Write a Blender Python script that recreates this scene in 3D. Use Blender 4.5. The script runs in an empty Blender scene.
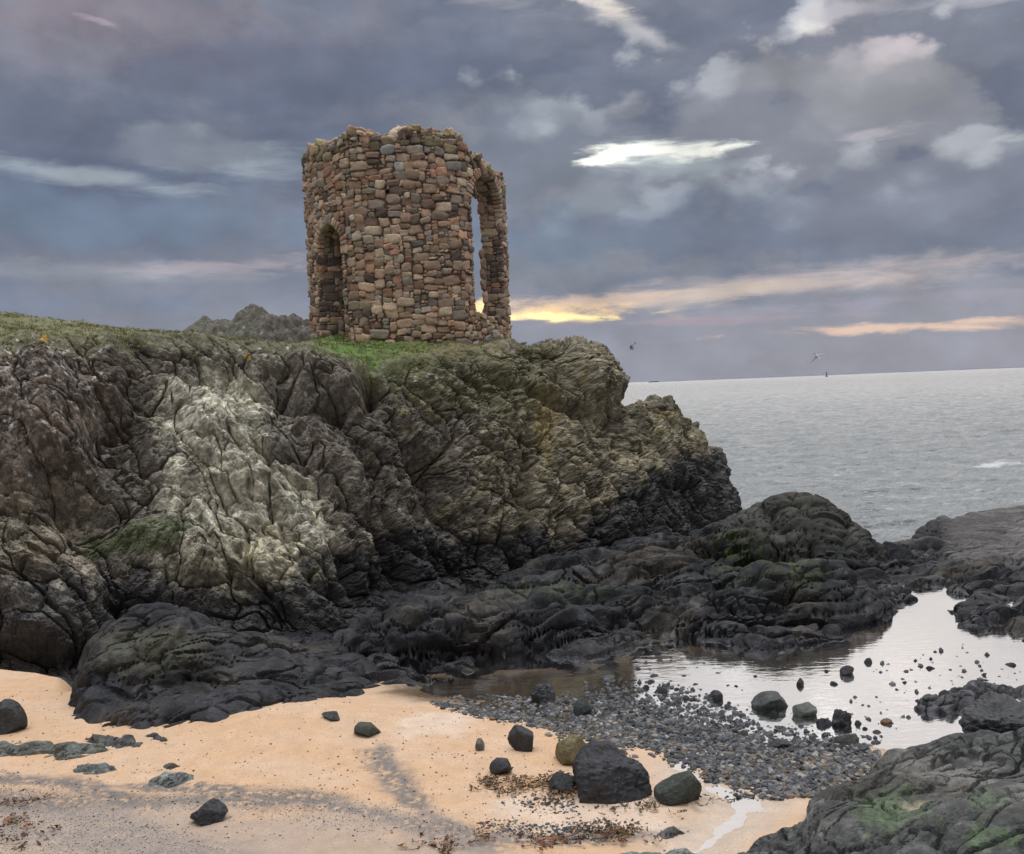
import bpy, math, random
import numpy as np
from mathutils import Vector, Matrix

# ------------------------------------------------------------------ camera, sky, sun, exposure
S = bpy.context.scene
COL = S.collection
FPX, W, H = 1040.0, 1024, 854
CAM_H = 4.5
PITCH = math.radians(2.19)
ROLL = math.radians(2.27)
SUN_AZ, SUN_EL = math.radians(22.0), math.radians(26.0)      # azimuth clockwise from +Y
F0 = np.array([0, math.cos(PITCH), -math.sin(PITCH)])
R0 = np.array([1.0, 0, 0])
U0 = np.array([0, math.sin(PITCH), math.cos(PITCH)])
RR = math.cos(ROLL) * R0 - math.sin(ROLL) * U0
UU = math.cos(ROLL) * U0 + math.sin(ROLL) * R0
EYE = np.array([0, 0, CAM_H])

cam = bpy.data.cameras.new('camera'); camo = bpy.data.objects.new('camera', cam); COL.objects.link(camo)
cam.sensor_fit = 'HORIZONTAL'; cam.sensor_width = 36.0; cam.lens = FPX / W * 36.0
cam.clip_start = 0.1; cam.clip_end = 60000
camo.matrix_world = Matrix(((RR[0], UU[0], -F0[0], 0), (RR[1], UU[1], -F0[1], 0), (RR[2], UU[2], -F0[2], CAM_H), (0, 0, 0, 1)))
S.camera = camo
S.view_settings.view_transform = 'Standard'; S.view_settings.look = 'None'
S.view_settings.gamma = 1.0; S.view_settings.use_curve_mapping = False
S.view_settings.exposure = 0.0
S.render.engine = 'CYCLES'
S.cycles.max_bounces = 6; S.cycles.diffuse_bounces = 3; S.cycles.glossy_bounces = 3; S.cycles.transparent_max_bounces = 12
S.cycles.use_denoising = True
S.cycles.sample_clamp_indirect = 4.0

def lin(c):
    return tuple(((v / 255.0) / 12.92 if v / 255.0 <= 0.04045 else ((v / 255.0 + 0.055) / 1.055) ** 2.4) for v in c[:3]) + (1.0,)

def pix_dir(px, py):
    return F0 + RR * ((px - 512) / FPX) + UU * ((427 - py) / FPX)

class NT:
    """small helper for node trees"""
    def __init__(s, tree): s.t = tree; s.n = tree.nodes; s.l = tree.links
    def new(s, typ, **kw):
        n = s.n.new(typ)
        for k, v in kw.items(): setattr(n, k, v)
        return n
    def put(s, sock, v):
        if isinstance(v, bpy.types.NodeSocket): s.l.new(v, sock)
        elif v is not None: sock.default_value = v
    def math(s, op, a, b=None, c=None, clamp=False):
        n = s.new('ShaderNodeMath', operation=op); n.use_clamp = clamp
        s.put(n.inputs[0], a)
        if b is not None: s.put(n.inputs[1], b)
        if c is not None: s.put(n.inputs[2], c)
        return n.outputs[0]
    def vmath(s, op, a, b=None, out=0):
        n = s.new('ShaderNodeVectorMath', operation=op); s.put(n.inputs[0], a)
        if b is not None: s.put(n.inputs[3] if op == 'SCALE' else n.inputs[1], b)
        return n.outputs[out]
    def noise(s, vec, scale, detail=4, rough=0.5, dist=0.0, out='Fac'):
        n = s.new('ShaderNodeTexNoise'); s.put(n.inputs['Vector'], vec)
        n.inputs['Scale'].default_value = scale; n.inputs['Detail'].default_value = detail
        n.inputs['Roughness'].default_value = rough; n.inputs['Distortion'].default_value = dist
        return n.outputs[out]
    def rng(s, v, a, b, c=0.0, d=1.0, smooth=False):
        n = s.new('ShaderNodeMapRange'); n.interpolation_type = 'SMOOTHSTEP' if smooth else 'LINEAR'
        s.put(n.inputs[0], v)
        for i, q in zip((1, 2, 3, 4), (a, b, c, d)): s.put(n.inputs[i], q)
        return n.outputs[0]
    def mix(s, f, a, b, mode='MIX'):
        n = s.new('ShaderNodeMix', data_type='RGBA', blend_type=mode)
        s.put(n.inputs[0], f); s.put(n.inputs[6], a); s.put(n.inputs[7], b)
        return n.outputs[2]

def build_world():
    w = bpy.data.worlds.new('World'); S.world = w; w.use_nodes = True
    t = NT(w.node_tree); t.n.clear()
    out = t.new('ShaderNodeOutputWorld'); bg = t.new('ShaderNodeBackground')
    STR = 0.1; bg.inputs[1].default_value = STR
    t.l.new(bg.outputs[0], out.inputs[0])
    sky = t.new('ShaderNodeTexSky', sky_type='NISHITA'); sky.sun_disc = False
    sky.sun_elevation = SUN_EL; sky.sun_rotation = SUN_AZ; sky.air_density = 1.0; sky.dust_density = 1.5
    tc = t.new('ShaderNodeTexCoord'); d = tc.outputs['Generated']
    sep = t.new('ShaderNodeSeparateXYZ'); t.l.new(d, sep.inputs[0])
    az = t.math('MULTIPLY', t.math('ARCTAN2', sep.outputs[0], sep.outputs[1]), 57.2958)
    el = t.math('MULTIPLY', t.math('ARCSINE', sep.outputs[2]), 57.2958)
    cb = t.new('ShaderNodeCombineXYZ'); t.l.new(az, cb.inputs[0]); t.l.new(el, cb.inputs[1]); q = cb.outputs[0]
    # stretched coordinates for the cloud noise, warped
    st = t.vmath('MULTIPLY', q, (0.55, 1.0, 1.0))
    w1 = t.vmath('SUBTRACT', t.noise(st, 0.16, 5, 0.55, out='Color'), (0.5, 0.5, 0.5))
    w2 = t.vmath('SUBTRACT', t.noise(st, 0.9, 5, 0.6, out='Color'), (0.5, 0.5, 0.5))
    wp = t.vmath('ADD', t.vmath('MULTIPLY', w1, (4.0, 2.0, 0)), t.vmath('MULTIPLY', w2, (1.1, 1.0, 0)))
    qb = t.vmath('ADD', q, wp)                                   # billowy warp
    wl = t.vmath('ADD', t.vmath('MULTIPLY', w1, (3.0, 0.5, 0)), t.vmath('MULTIPLY', w2, (1.5, 0.5, 0)))
    ql = t.vmath('ADD', q, wl)                                   # streaky warp
    n1 = t.noise(t.vmath('MULTIPLY', qb, (0.05, 0.13, 1.0)), 1.0, 6, 0.55)
    n2 = t.noise(t.vmath('MULTIPLY', qb, (0.14, 0.34, 1.0)), 1.0, 6, 0.6)
    nB = t.noise(t.vmath('MULTIPLY', q, (0.22, 0.34, 1.0)), 1.0, 9, 0.58, 0.0)     # cauliflower edges
    def puffs(sc, sm):
        v = t.new('ShaderNodeTexVoronoi', feature='SMOOTH_F1'); v.inputs['Scale'].default_value = sc; v.inputs['Smoothness'].default_value = sm; v.voronoi_dimensions = '2D'
        t.l.new(t.vmath('ADD', t.vmath('MULTIPLY', q, (.75, 1.1, 1)), t.vmath('MULTIPLY', w2, (1.6, 1.3, 0))), v.inputs['Vector']); return v.outputs['Distance']
    puff = t.math('ADD', puffs(.26, .35), t.math('MULTIPLY', puffs(.62, .3), .45))
    nL = t.noise(t.vmath('MULTIPLY', q, (0.22, 1.1, 1.0)), 1.0, 8, 0.62, 0.4)      # torn streaks
    # base cloud colour: slate to lilac grey
    base = t.mix(t.rng(n1, 0.36, 0.66, smooth=True), lin((98, 109, 131)), lin((141, 145, 157)))
    base = t.mix(t.rng(el, 9.0, 1.0, 0.0, 0.85, smooth=True), base, lin((150, 154, 168)))
    base = t.mix(t.rng(az, 2.0, -30.0, 0.0, 0.30, smooth=True), base, lin((112, 118, 141)))
    def patch(col, px, py, rx, ry, colour, alpha, rot=0.0, soft=0.25, src=None, rim=None, lift=1.0):
        dv = pix_dir(px, py)
        a = math.degrees(math.atan2(dv[0], dv[1])); e = math.degrees(math.asin(dv[2] / np.linalg.norm(dv)))
        k = 57.3 / FPX
        m = t.new('ShaderNodeMapping', vector_type='TEXTURE'); t.l.new(src or qb, m.inputs[0])
        m.inputs[1].default_value = (a, e, 0); m.inputs[2].default_value = (0, 0, math.radians(rot - 2.27))
        m.inputs[3].default_value = (rx * k, ry * k, 1)
        flat = t.vmath('MULTIPLY', m.outputs[0], (1, 1, 0))
        r = t.math('ADD', t.vmath('LENGTH', flat, out=1), t.math('MULTIPLY', t.math('SUBTRACT', nL if src is ql else nB, .5), (3.3 if ry < 13 else 1.8) if src is ql else 1.9))
        if src is not ql: r = t.math('ADD', r, t.math('MULTIPLY', t.math('SUBTRACT', puff, .55), .75))
        f = t.rng(r, 1.0, 1.0 - soft, 0.0, alpha, smooth=True)
        c = tuple(v * lift for v in lin(colour)[:3]) + (1,)
        if rim:                                              # lighter upper edge of the billow
            s3 = t.new('ShaderNodeSeparateXYZ'); t.l.new(m.outputs[0], s3.inputs[0])
            rim = tuple(min(255, v + 14) for v in rim)
            c = t.mix(t.rng(t.math('ADD', s3.outputs[1], t.math('MULTIPLY', t.math('SUBTRACT', .55, puff), 1.3)), 0.15, 1.0, smooth=True), c, lin(rim))
        return t.mix(f, col, c)
    c = base
    B, L = qb, ql
    #             px   py   rx   ry   colour          alpha rot soft
    P = [
        (120, 20, 330, 70, (139, 129, 138), .75, -3, .9, B, None),
        (330, 80, 330, 60, (102, 111, 132), .75, -4, .8, B, None),
        (90, 120, 260, 45, (106, 115, 134), .7, 3, .8, B, None),
        (100, 225, 330, 45, (116, 132, 154), .7, 0, .8, B, None),
        (50, 170, 190, 13, (172, 183, 192), .75, -5, .9, L, None),
        (235, 160, 90, 22, (168, 179, 189), .7, 2, .9, L, None),
        (180, 140, 110, 26, (130, 137, 151), .8, 0, .5, B, (146, 153, 164)),
        (110, 272, 200, 14, (161, 166, 179), .55, 2, .9, L, None),
        (230, 268, 120, 10, (190, 179, 185), .5, 3, .9, L, None),
        (60, 300, 170, 22, (120, 134, 157), .6, 0, .9, B, None),
        (930, 40, 260, 60, (108, 116, 136), .8, 0, .7, B, None),
        (470, 60, 130, 45, (106, 115, 137), .7, 10, .8, B, None),
        (800, 130, 240, 85, (127, 132, 146), .85, 3, .30, B, (156, 161, 170)),
        (900, 100, 150, 55, (134, 139, 151), .8, 6, .30, B, (164, 166, 173)),
        (520, 150, 95, 70, (122, 130, 146), .9, -4, .30, B, (148, 156, 166)),
        (590, 200, 60, 30, (146, 158, 169), .6, 0, .8, B, None),
        (870, 75, 120, 45, (142, 145, 155), .8, -8, .30, B, (176, 167, 173)),
        (700, 215, 120, 34, (126, 137, 152), .7, 4, .4, B, (156, 163, 173)),
        (980, 230, 110, 40, (108, 119, 141), .8, 0, .4, B, (146, 153, 167)),
        (760, 235, 330, 55, (108, 120, 142), .9, -2, .6, B, (138, 148, 162)),
        (940, 185, 180, 55, (118, 126, 145), .85, 3, .30, B, (160, 165, 174)),
        (560, 250, 160, 38, (117, 133, 153), .7, -2, .8, B, None),
        (640, 285, 140, 24, (109, 122, 144), .6, 5, .8, B, None),
    ]
    for p in P: c = patch(c, *p[:4], p[4], p[5], p[6], p[7], p[8], p[9])
    Q = [   # breaks in the cloud and the lit strips over the horizon
        (790, 283, 330, 19, (182, 173, 177), .85, 4.5, .9, L, 1.0),
        (700, 296, 220, 13, (206, 191, 178), .7, 5, .9, L, 1.0),
        (600, 300, 150, 9, (214, 190, 176), .8, 4, .9, L, 1.0),
        (545, 312, 120, 11, (250, 214, 168), .9, 0, .95, L, 1.05),
        (555, 316, 80, 5.5, (255, 236, 170), 1.0, 0, .9, L, 1.3),
        (478, 309, 30, 9, (255, 232, 176), 1.0, 0, .9, L, 1.2),
        (930, 326, 190, 6.5, (226, 197, 180), .95, 2.0, .98, L, 1.0),
        (700, 320, 200, 5, (165, 152, 164), .6, 1, .95, L, 1.0),
        (880, 302, 190, 7, (152, 152, 170), .8, 3, .9, L, 1.0),
        (290, 322, 50, 6, (226, 180, 170), .7, 0, .9, L, 1.0),
        (655, 153, 92, 19, (205, 214, 216), .9, 3, .9, L, 1.0),
        (655, 151, 84, 12, (240, 242, 232), 1.0, 3, .85, L, 1.15),
        (610, 155, 42, 7, (255, 255, 246), 1.0, 10, .7, L, 1.3),
        (680, 168, 60, 12, (176, 190, 196), .5, 0, .9, B, 1.0),
        (640, 26, 70, 13, (206, 206, 210), .8, -24, .98, B, 1.0),
        (598, 4, 44, 8, (236, 226, 216), .9, -16, .9, L, 1.0),
        (805, 14, 36, 16, (190, 196, 204), .9, 25, .8, B, 1.0),
        (812, 18, 22, 13, (236, 236, 232), .9, 15, .9, B, 1.0),
        (845, 8, 60, 12, (190, 188, 196), .8, 0, .8, B, 1.0),
        (985, -2, 60, 9, (190, 192, 200), .45, 0, .95, L, 1.0),
        (870, 133, 50, 6, (186, 182, 192), .6, 5, .9, L, 1.0),
        (480, -5, 120, 12, (180, 178, 186), .4, -8, .9, L, 1.0),
        (1010, 138, 30, 5, (190, 200, 204), .6, 0, .9, L, 1.0),
        (100, 20, 22, 5, (180, 170, 178), .6, -10, .9, L, 1.0),
    ]
    for p in Q: c = patch(c, *p[:4], p[4], p[5], p[6], p[7], p[8], None, p[9])
    c = t.vmath('SCALE', c, t.math('ADD', 1.0, t.math('ADD', t.math('MULTIPLY', t.math('SUBTRACT', nB, .5), .55), t.math('MULTIPLY', t.math('SUBTRACT', .55, puff), .22))))
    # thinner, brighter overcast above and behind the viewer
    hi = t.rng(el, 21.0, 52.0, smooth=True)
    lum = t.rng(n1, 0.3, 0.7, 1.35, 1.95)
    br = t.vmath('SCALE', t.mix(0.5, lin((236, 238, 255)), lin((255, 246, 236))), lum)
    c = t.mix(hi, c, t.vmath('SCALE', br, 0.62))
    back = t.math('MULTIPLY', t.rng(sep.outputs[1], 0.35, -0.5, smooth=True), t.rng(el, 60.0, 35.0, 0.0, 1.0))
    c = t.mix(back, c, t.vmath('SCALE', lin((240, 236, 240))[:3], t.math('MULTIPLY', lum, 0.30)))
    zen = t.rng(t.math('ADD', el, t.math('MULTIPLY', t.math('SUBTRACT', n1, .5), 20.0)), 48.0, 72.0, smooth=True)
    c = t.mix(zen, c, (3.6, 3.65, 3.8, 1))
    under = t.rng(el, -0.3, -2.0)
    c = t.mix(under, c, (0.12, 0.13, 0.15, 1))
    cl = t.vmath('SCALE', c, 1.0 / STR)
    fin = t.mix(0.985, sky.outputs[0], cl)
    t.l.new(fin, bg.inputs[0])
    w.cycles.sampling_method = 'MANUAL'; w.cycles.sample_map_resolution = 512
build_world()

sl = bpy.data.lights.new('sun', 'SUN'); so = bpy.data.objects.new('sun', sl); COL.objects.link(so)
sl.energy = 0.55; sl.angle = math.radians(64); sl.color = (1.0, 0.9, 0.78)
sd = Vector((math.sin(SUN_AZ) * math.cos(SUN_EL), math.cos(SUN_AZ) * math.cos(SUN_EL), math.sin(SUN_EL)))
so.rotation_euler = sd.to_track_quat('Z', 'Y').to_euler(); so.location = (0, 0, 40)

# ------------------------------------------------------------------ maths helpers
def proj(P):
    d = P - EYE; z = d @ F0
    return 512 + FPX * (d @ RR) / z, 427 - FPX * (d @ UU) / z
def at_y(px, py, y):
    px = np.asarray(px, float); py = np.asarray(py, float)
    d = F0 + RR * ((px - 512) / FPX)[..., None] + UU * ((427 - py) / FPX)[..., None]
    return EYE + d * (np.asarray(y, float) / d[..., 1])[..., None]
def at_z(px, py, z=0.0):
    px = np.asarray(px, float); py = np.asarray(py, float)
    d = F0 + RR * ((px - 512) / FPX)[..., None] + UU * ((427 - py) / FPX)[..., None]
    return EYE + d * ((z - CAM_H) / d[..., 2])[..., None]
def sstep(a, b, x):
    t = np.clip((x - a) / (b - a), 0, 1); return t * t * (3 - 2 * t)
def lerp(a, b, t): return a + (b - a) * t

def _h(ix, iy, iz, seed):
    h = (ix.astype(np.uint32) * np.uint32(374761393) + iy.astype(np.uint32) * np.uint32(668265263)
         + iz.astype(np.uint32) * np.uint32(2147483647) + np.uint32((seed * 1274126177) & 0xffffffff))
    h = (h ^ (h >> np.uint32(13))) * np.uint32(1274126177)
    h = (h ^ (h >> np.uint32(16))) * np.uint32(2246822519)
    return h ^ (h >> np.uint32(13))
def _f(h): return (h & np.uint32(0xffffff)).astype(np.float32) / np.float32(16777216.0)
_G = np.random.RandomState(3).normal(size=(256, 3)).astype(np.float32); _G /= np.linalg.norm(_G, axis=1, keepdims=True)
def perlin(p, seed=0):
    p = p.astype(np.float32); i = np.floor(p).astype(np.int32); f = p - i
    u = f * f * f * (f * (f * 6 - 15) + 10); r = 0
    for dx in (0, 1):
        wx = u[:, 0] if dx else 1 - u[:, 0]
        for dy in (0, 1):
            wy = wx * (u[:, 1] if dy else 1 - u[:, 1])
            for dz in (0, 1):
                wz = wy * (u[:, 2] if dz else 1 - u[:, 2])
                g = _G[_h(i[:, 0] + dx, i[:, 1] + dy, i[:, 2] + dz, seed) & np.uint32(255)]
                r = r + wz * (g[:, 0] * (f[:, 0] - dx) + g[:, 1] * (f[:, 1] - dy) + g[:, 2] * (f[:, 2] - dz))
    return r * 1.6
def fbm(p, octaves=4, seed=0, gain=0.5, ridged=False):
    a, s, t = 1.0, 0, 0
    for o in range(octaves):
        n = perlin(p, seed + o * 17)
        if ridged: n = 1 - 2 * np.abs(n)
        s = s + a * n; t += a; a *= gain; p = p * 2.03 + 5.3
    return s / t
def voronoi(p, seed=0, jit=0.85):
    """F1, F2, random value of the nearest cell, vector from its seed, second random"""
    p = p.astype(np.float32); i = np.floor(p - 0.5).astype(np.int32)
    n = len(p); d1 = np.full(n, 9e9, np.float32); d2 = d1.copy(); hid = np.zeros(n, np.uint32); vec = np.zeros((n, 3), np.float32)
    for dx in (0, 1):
        for dy in (0, 1):
            for dz in (0, 1):
                c = i + np.array([dx, dy, dz]); h = _h(c[:, 0], c[:, 1], c[:, 2], seed)
                s = np.stack([_f(h), _f(h * np.uint32(747796405) + np.uint32(1)), _f(h * np.uint32(2891336453) + np.uint32(7))], 1)
                v = p - (c + 0.5 + (s - 0.5) * jit); d = (v * v).sum(1)
                m = d < d1
                d2 = np.where(m, d1, np.minimum(d2, d)); d1 = np.where(m, d, d1)
                hid = np.where(m, h, hid); vec = np.where(m[:, None], v, vec)
    return np.sqrt(d1), np.sqrt(d2), _f(hid * np.uint32(277803737)), vec, hid
def facet(p, seed, tilt=0.6, crack=0.12):
    """blocky broken rock: every cell its own offset and its own tilt, cracks between"""
    f1, f2, r, v, hid = voronoi(p, seed)
    g = _G[hid & np.uint32(255)]
    return (r - 0.5) + tilt * (g * v).sum(1), 1 - sstep(0, crack, f2 - f1), r
def blocks(p, seed, h=.6, tilt=.5, bev=3.0, flat=.32, crack=.06, jit=.8):
    """jointed rock: flat-faced blocks with bevelled edges, the highest block wins (continuous, piecewise planar)"""
    p = p.astype(np.float32); i = np.floor(p - 0.5).astype(np.int32); n = len(p)
    b1 = np.full(n, -9e9, np.float32); b2 = b1.copy(); hid = np.zeros(n, np.uint32)
    for dx in (0, 1):
        for dy in (0, 1):
            for dz in (0, 1):
                c = i + np.array([dx, dy, dz]); hh = _h(c[:, 0], c[:, 1], c[:, 2], seed)
                s = np.stack([_f(hh), _f(hh * np.uint32(747796405) + np.uint32(1)), _f(hh * np.uint32(2891336453) + np.uint32(7))], 1)
                v = p - (c + 0.5 + (s - 0.5) * jit); g = _G[hh & np.uint32(255)]
                r = _f(hh * np.uint32(277803737))
                a = np.abs(v); gv = (g * v).sum(1)
                ch = np.maximum(np.maximum(a[:, 0] + .25 * v[:, 1] * g[:, 0], a[:, 1] + .25 * v[:, 2] * g[:, 1]), np.maximum(a[:, 2] + .25 * v[:, 0] * g[:, 2], .72 * (a[:, 0] + a[:, 2])))
                val = (r - .5) * h + tilt * gv - bev * np.maximum(0, ch - flat)
                m = val > b1
                b2 = np.where(m, b1, np.maximum(b2, val)); b1 = np.where(m, val, b1); hid = np.where(m, hh, hid)
    return b1 + .25, 1 - sstep(0, crack, b1 - b2), _f(hid * np.uint32(668265263))
def sdf_poly(x, y, poly):
    """signed distance (+ inside) in the plane"""
    x = x.astype(np.float32); y = y.astype(np.float32)
    poly = np.asarray(poly, np.float32); d = np.full(x.shape, 1e9, np.float32); ins = np.zeros(x.shape, bool)
    m = len(poly)
    for k in range(m):
        a = poly[k]; b = poly[(k + 1) % m]; e = b - a
        wx = x - a[0]; wy = y - a[1]
        t = np.clip((wx * e[0] + wy * e[1]) / max(1e-9, float(e @ e)), 0, 1)
        d = np.minimum(d, (wx - e[0] * t) ** 2 + (wy - e[1] * t) ** 2)
        c = ((a[1] <= y) & (b[1] > y)) | ((b[1] <= y) & (a[1] > y))
        if e[1] != 0: ins ^= c & (x < a[0] + (y - a[1]) * e[0] / e[1])
    return np.where(ins, 1, -1) * np.sqrt(d)
def ground_poly(pts, z=0.0):
    a = np.array(pts, float); return at_z(a[:, 0], a[:, 1], z)[:, :2]

# ------------------------------------------------------------------ object helpers
def tag(o, label=None, cat=None, group=None, kind=None):
    if label: o['label'] = label
    if cat: o['category'] = cat
    if group: o['group'] = group
    if kind: o['kind'] = kind
    return o
def link(name, me, mat=None, parent=None):
    o = bpy.data.objects.new(name, me); COL.objects.link(o)
    if mat: me.materials.append(mat)
    if parent: o.parent = parent
    return o
def mesh_np(name, V, Fq, col=None, mask=None, smooth=True):
    """Fq: (n,3) or (n,4) int array"""
    V = np.asarray(V, np.float32); Fq = np.asarray(Fq, np.int32)
    me = bpy.data.meshes.new(name); k = Fq.shape[1]
    me.vertices.add(len(V)); me.vertices.foreach_set('co', V.ravel())
    me.loops.add(Fq.size); me.loops.foreach_set('vertex_index', Fq.ravel())
    me.polygons.add(len(Fq)); me.polygons.foreach_set('loop_start', np.arange(0, Fq.size, k, dtype=np.int32))
    me.polygons.foreach_set('use_smooth', np.full(len(Fq), smooth))
    me.update(calc_edges=True)
    if col is not None:
        a = me.color_attributes.new('Col', 'FLOAT_COLOR', 'POINT')
        c = np.ones((len(V), 4), np.float32); c[:, :3] = col
        if mask is not None: c[:, 3] = mask
        a.data.foreach_set('color', c.ravel())
    return me
def grid_faces(nr, nc):
    i = np.arange(nr * nc).reshape(nr, nc)
    return np.stack([i[:-1, :-1], i[:-1, 1:], i[1:, 1:], i[1:, :-1]], -1).reshape(-1, 4)
def grid_normals(P):
    du = np.gradient(P, axis=1); dv = np.gradient(P, axis=0)
    n = np.cross(du, dv); return n / (np.linalg.norm(n, axis=-1, keepdims=True) + 1e-9)
def blur(A, k):
    for _ in range(k):
        A = A.copy()
        A[1:-1] = (A[:-2] + 2 * A[1:-1] + A[2:]) / 4
        A[:, 1:-1] = (A[:, :-2] + 2 * A[:, 1:-1] + A[:, 2:]) / 4
    return A

# ------------------------------------------------------------------ materials
def mat_rock(name, rough=0.75, wet_rough=0.35, bump=0.5, scale=1.0, var=0.35, spec=0.4):
    """base colour from the vertex attribute, broken up by object-space noise; alpha of the attribute = wetness"""
    m = bpy.data.materials.new(name); m.use_nodes = True; t = NT(m.node_tree)
    b = t.n['Principled BSDF']
    at = t.new('ShaderNodeAttribute', attribute_name='Col')
    tc = t.new('ShaderNodeTexCoord'); o = tc.outputs['Object']
    na = t.noise(o, 9 * scale, 6, 0.65); nb = t.noise(o, 45 * scale, 4, 0.7)
    f = t.math('ADD', t.rng(na, 0.3, 0.7, 1 - var, 1 + var), t.rng(nb, 0.3, 0.7, -var * .7, var * .7))
    t.l.new(t.vmath('SCALE', at.outputs['Color'], f), b.inputs['Base Color'])
    t.l.new(t.math('ADD', t.rng(at.outputs['Alpha'], 0.0, 1.0, rough, wet_rough), t.rng(nb, 0.3, 0.7, -.1, .1)), b.inputs['Roughness'])
    b.inputs['Specular IOR Level'].default_value = spec
    bp = t.new('ShaderNodeBump'); bp.inputs['Strength'].default_value = bump; bp.inputs['Distance'].default_value = 0.03 / scale
    vo = t.new('ShaderNodeTexVoronoi', feature='F1'); vo.inputs['Scale'].default_value = 22 * scale
    t.l.new(t.vmath('ADD', o, t.vmath('SCALE', t.noise(o, 6 * scale, 3, out='Color'), 0.25 / scale)), vo.inputs['Vector'])
    hh = t.math('ADD', t.math('ADD', na, t.math('MULTIPLY', nb, 0.4)), t.math('MULTIPLY', vo.outputs['Distance'], 0.35))
    t.l.new(hh, bp.inputs['Height']); t.l.new(bp.outputs[0], b.inputs['Normal'])
    return m
def mat_plain(name, col, rough=0.6, bump=0.0, scale=8.0, var=0.2):
    m = bpy.data.materials.new(name); m.use_nodes = True; t = NT(m.node_tree); b = t.n['Principled BSDF']
    tc = t.new('ShaderNodeTexCoord'); n = t.noise(tc.outputs['Object'], scale, 4, 0.6)
    t.l.new(t.vmath('SCALE', tuple(col), t.rng(n, 0.3, 0.7, 1 - var, 1 + var)), b.inputs['Base Color'])
    b.inputs['Roughness'].default_value = rough
    return m
M_ROCK = mat_rock('cliff_rock', 0.8, 0.40, 1.0, 1.0, 0.5)
M_SHELF = mat_rock('wet_rock', 0.85, 0.20, 0.9, 1.3, 0.5, 0.3)
M_STONE = mat_rock('rubble_stone', 0.85, 0.5, 0.5, 2.0, 0.22)
M_BOULDER = mat_rock('boulder_rock', 0.65, 0.32, 1.0, 2.2, 0.4, 0.4)

# ------------------------------------------------------------------ cliff
# px, base py, rim py, rim y, skyline py, skyline y
CT = np.array([
    [-260, 700, 352, 20.5, 300, 32],
    [-120, 700, 345, 21.0, 306, 32],
    [0,   685, 340, 22.0, 314, 32],
    [60,  682, 338, 22.6, 320, 32],
    [110, 668, 338, 23.0, 328, 32],
    [180, 655, 339, 23.6, 336, 28],
    [215, 652, 342, 24.0, 341, 28],
    [300, 650, 352, 24.4, 343, 28],
    [340, 642, 363, 24.2, 335, 29],
    [372, 628, 377, 24.0, 331, 29.5],
    [400, 618, 366, 24.5, 333, 29.5],
    [450, 606, 352, 25.4, 338, 30],
    [500, 600, 349, 26.6, 345, 31],
    [545, 594, 347, 28.0, 348, 30.5],
    [580, 584, 354, 28.8, 355, 31],
    [600, 580, 363, 29.4, 365, 31.4],
    [613, 579, 384, 29.9, 386, 31.8],
    [620, 578, 404, 30.4, 406, 32],
    [640, 572, 408, 30.8, 410, 32.5],
    [668, 562, 409, 31.4, 411, 33],
    [690, 556, 424, 31.8, 426, 33.3],
    [712, 552, 458, 32.2, 462, 33.6],
    [728, 550, 492, 32.6, 496, 34],
    [741, 548, 522, 32.9, 527, 34.2],
    [760, 552, 556, 33.2, 562, 34.6],
    [820, 566, 576, 33.6, 580, 35.0]], float)

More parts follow.
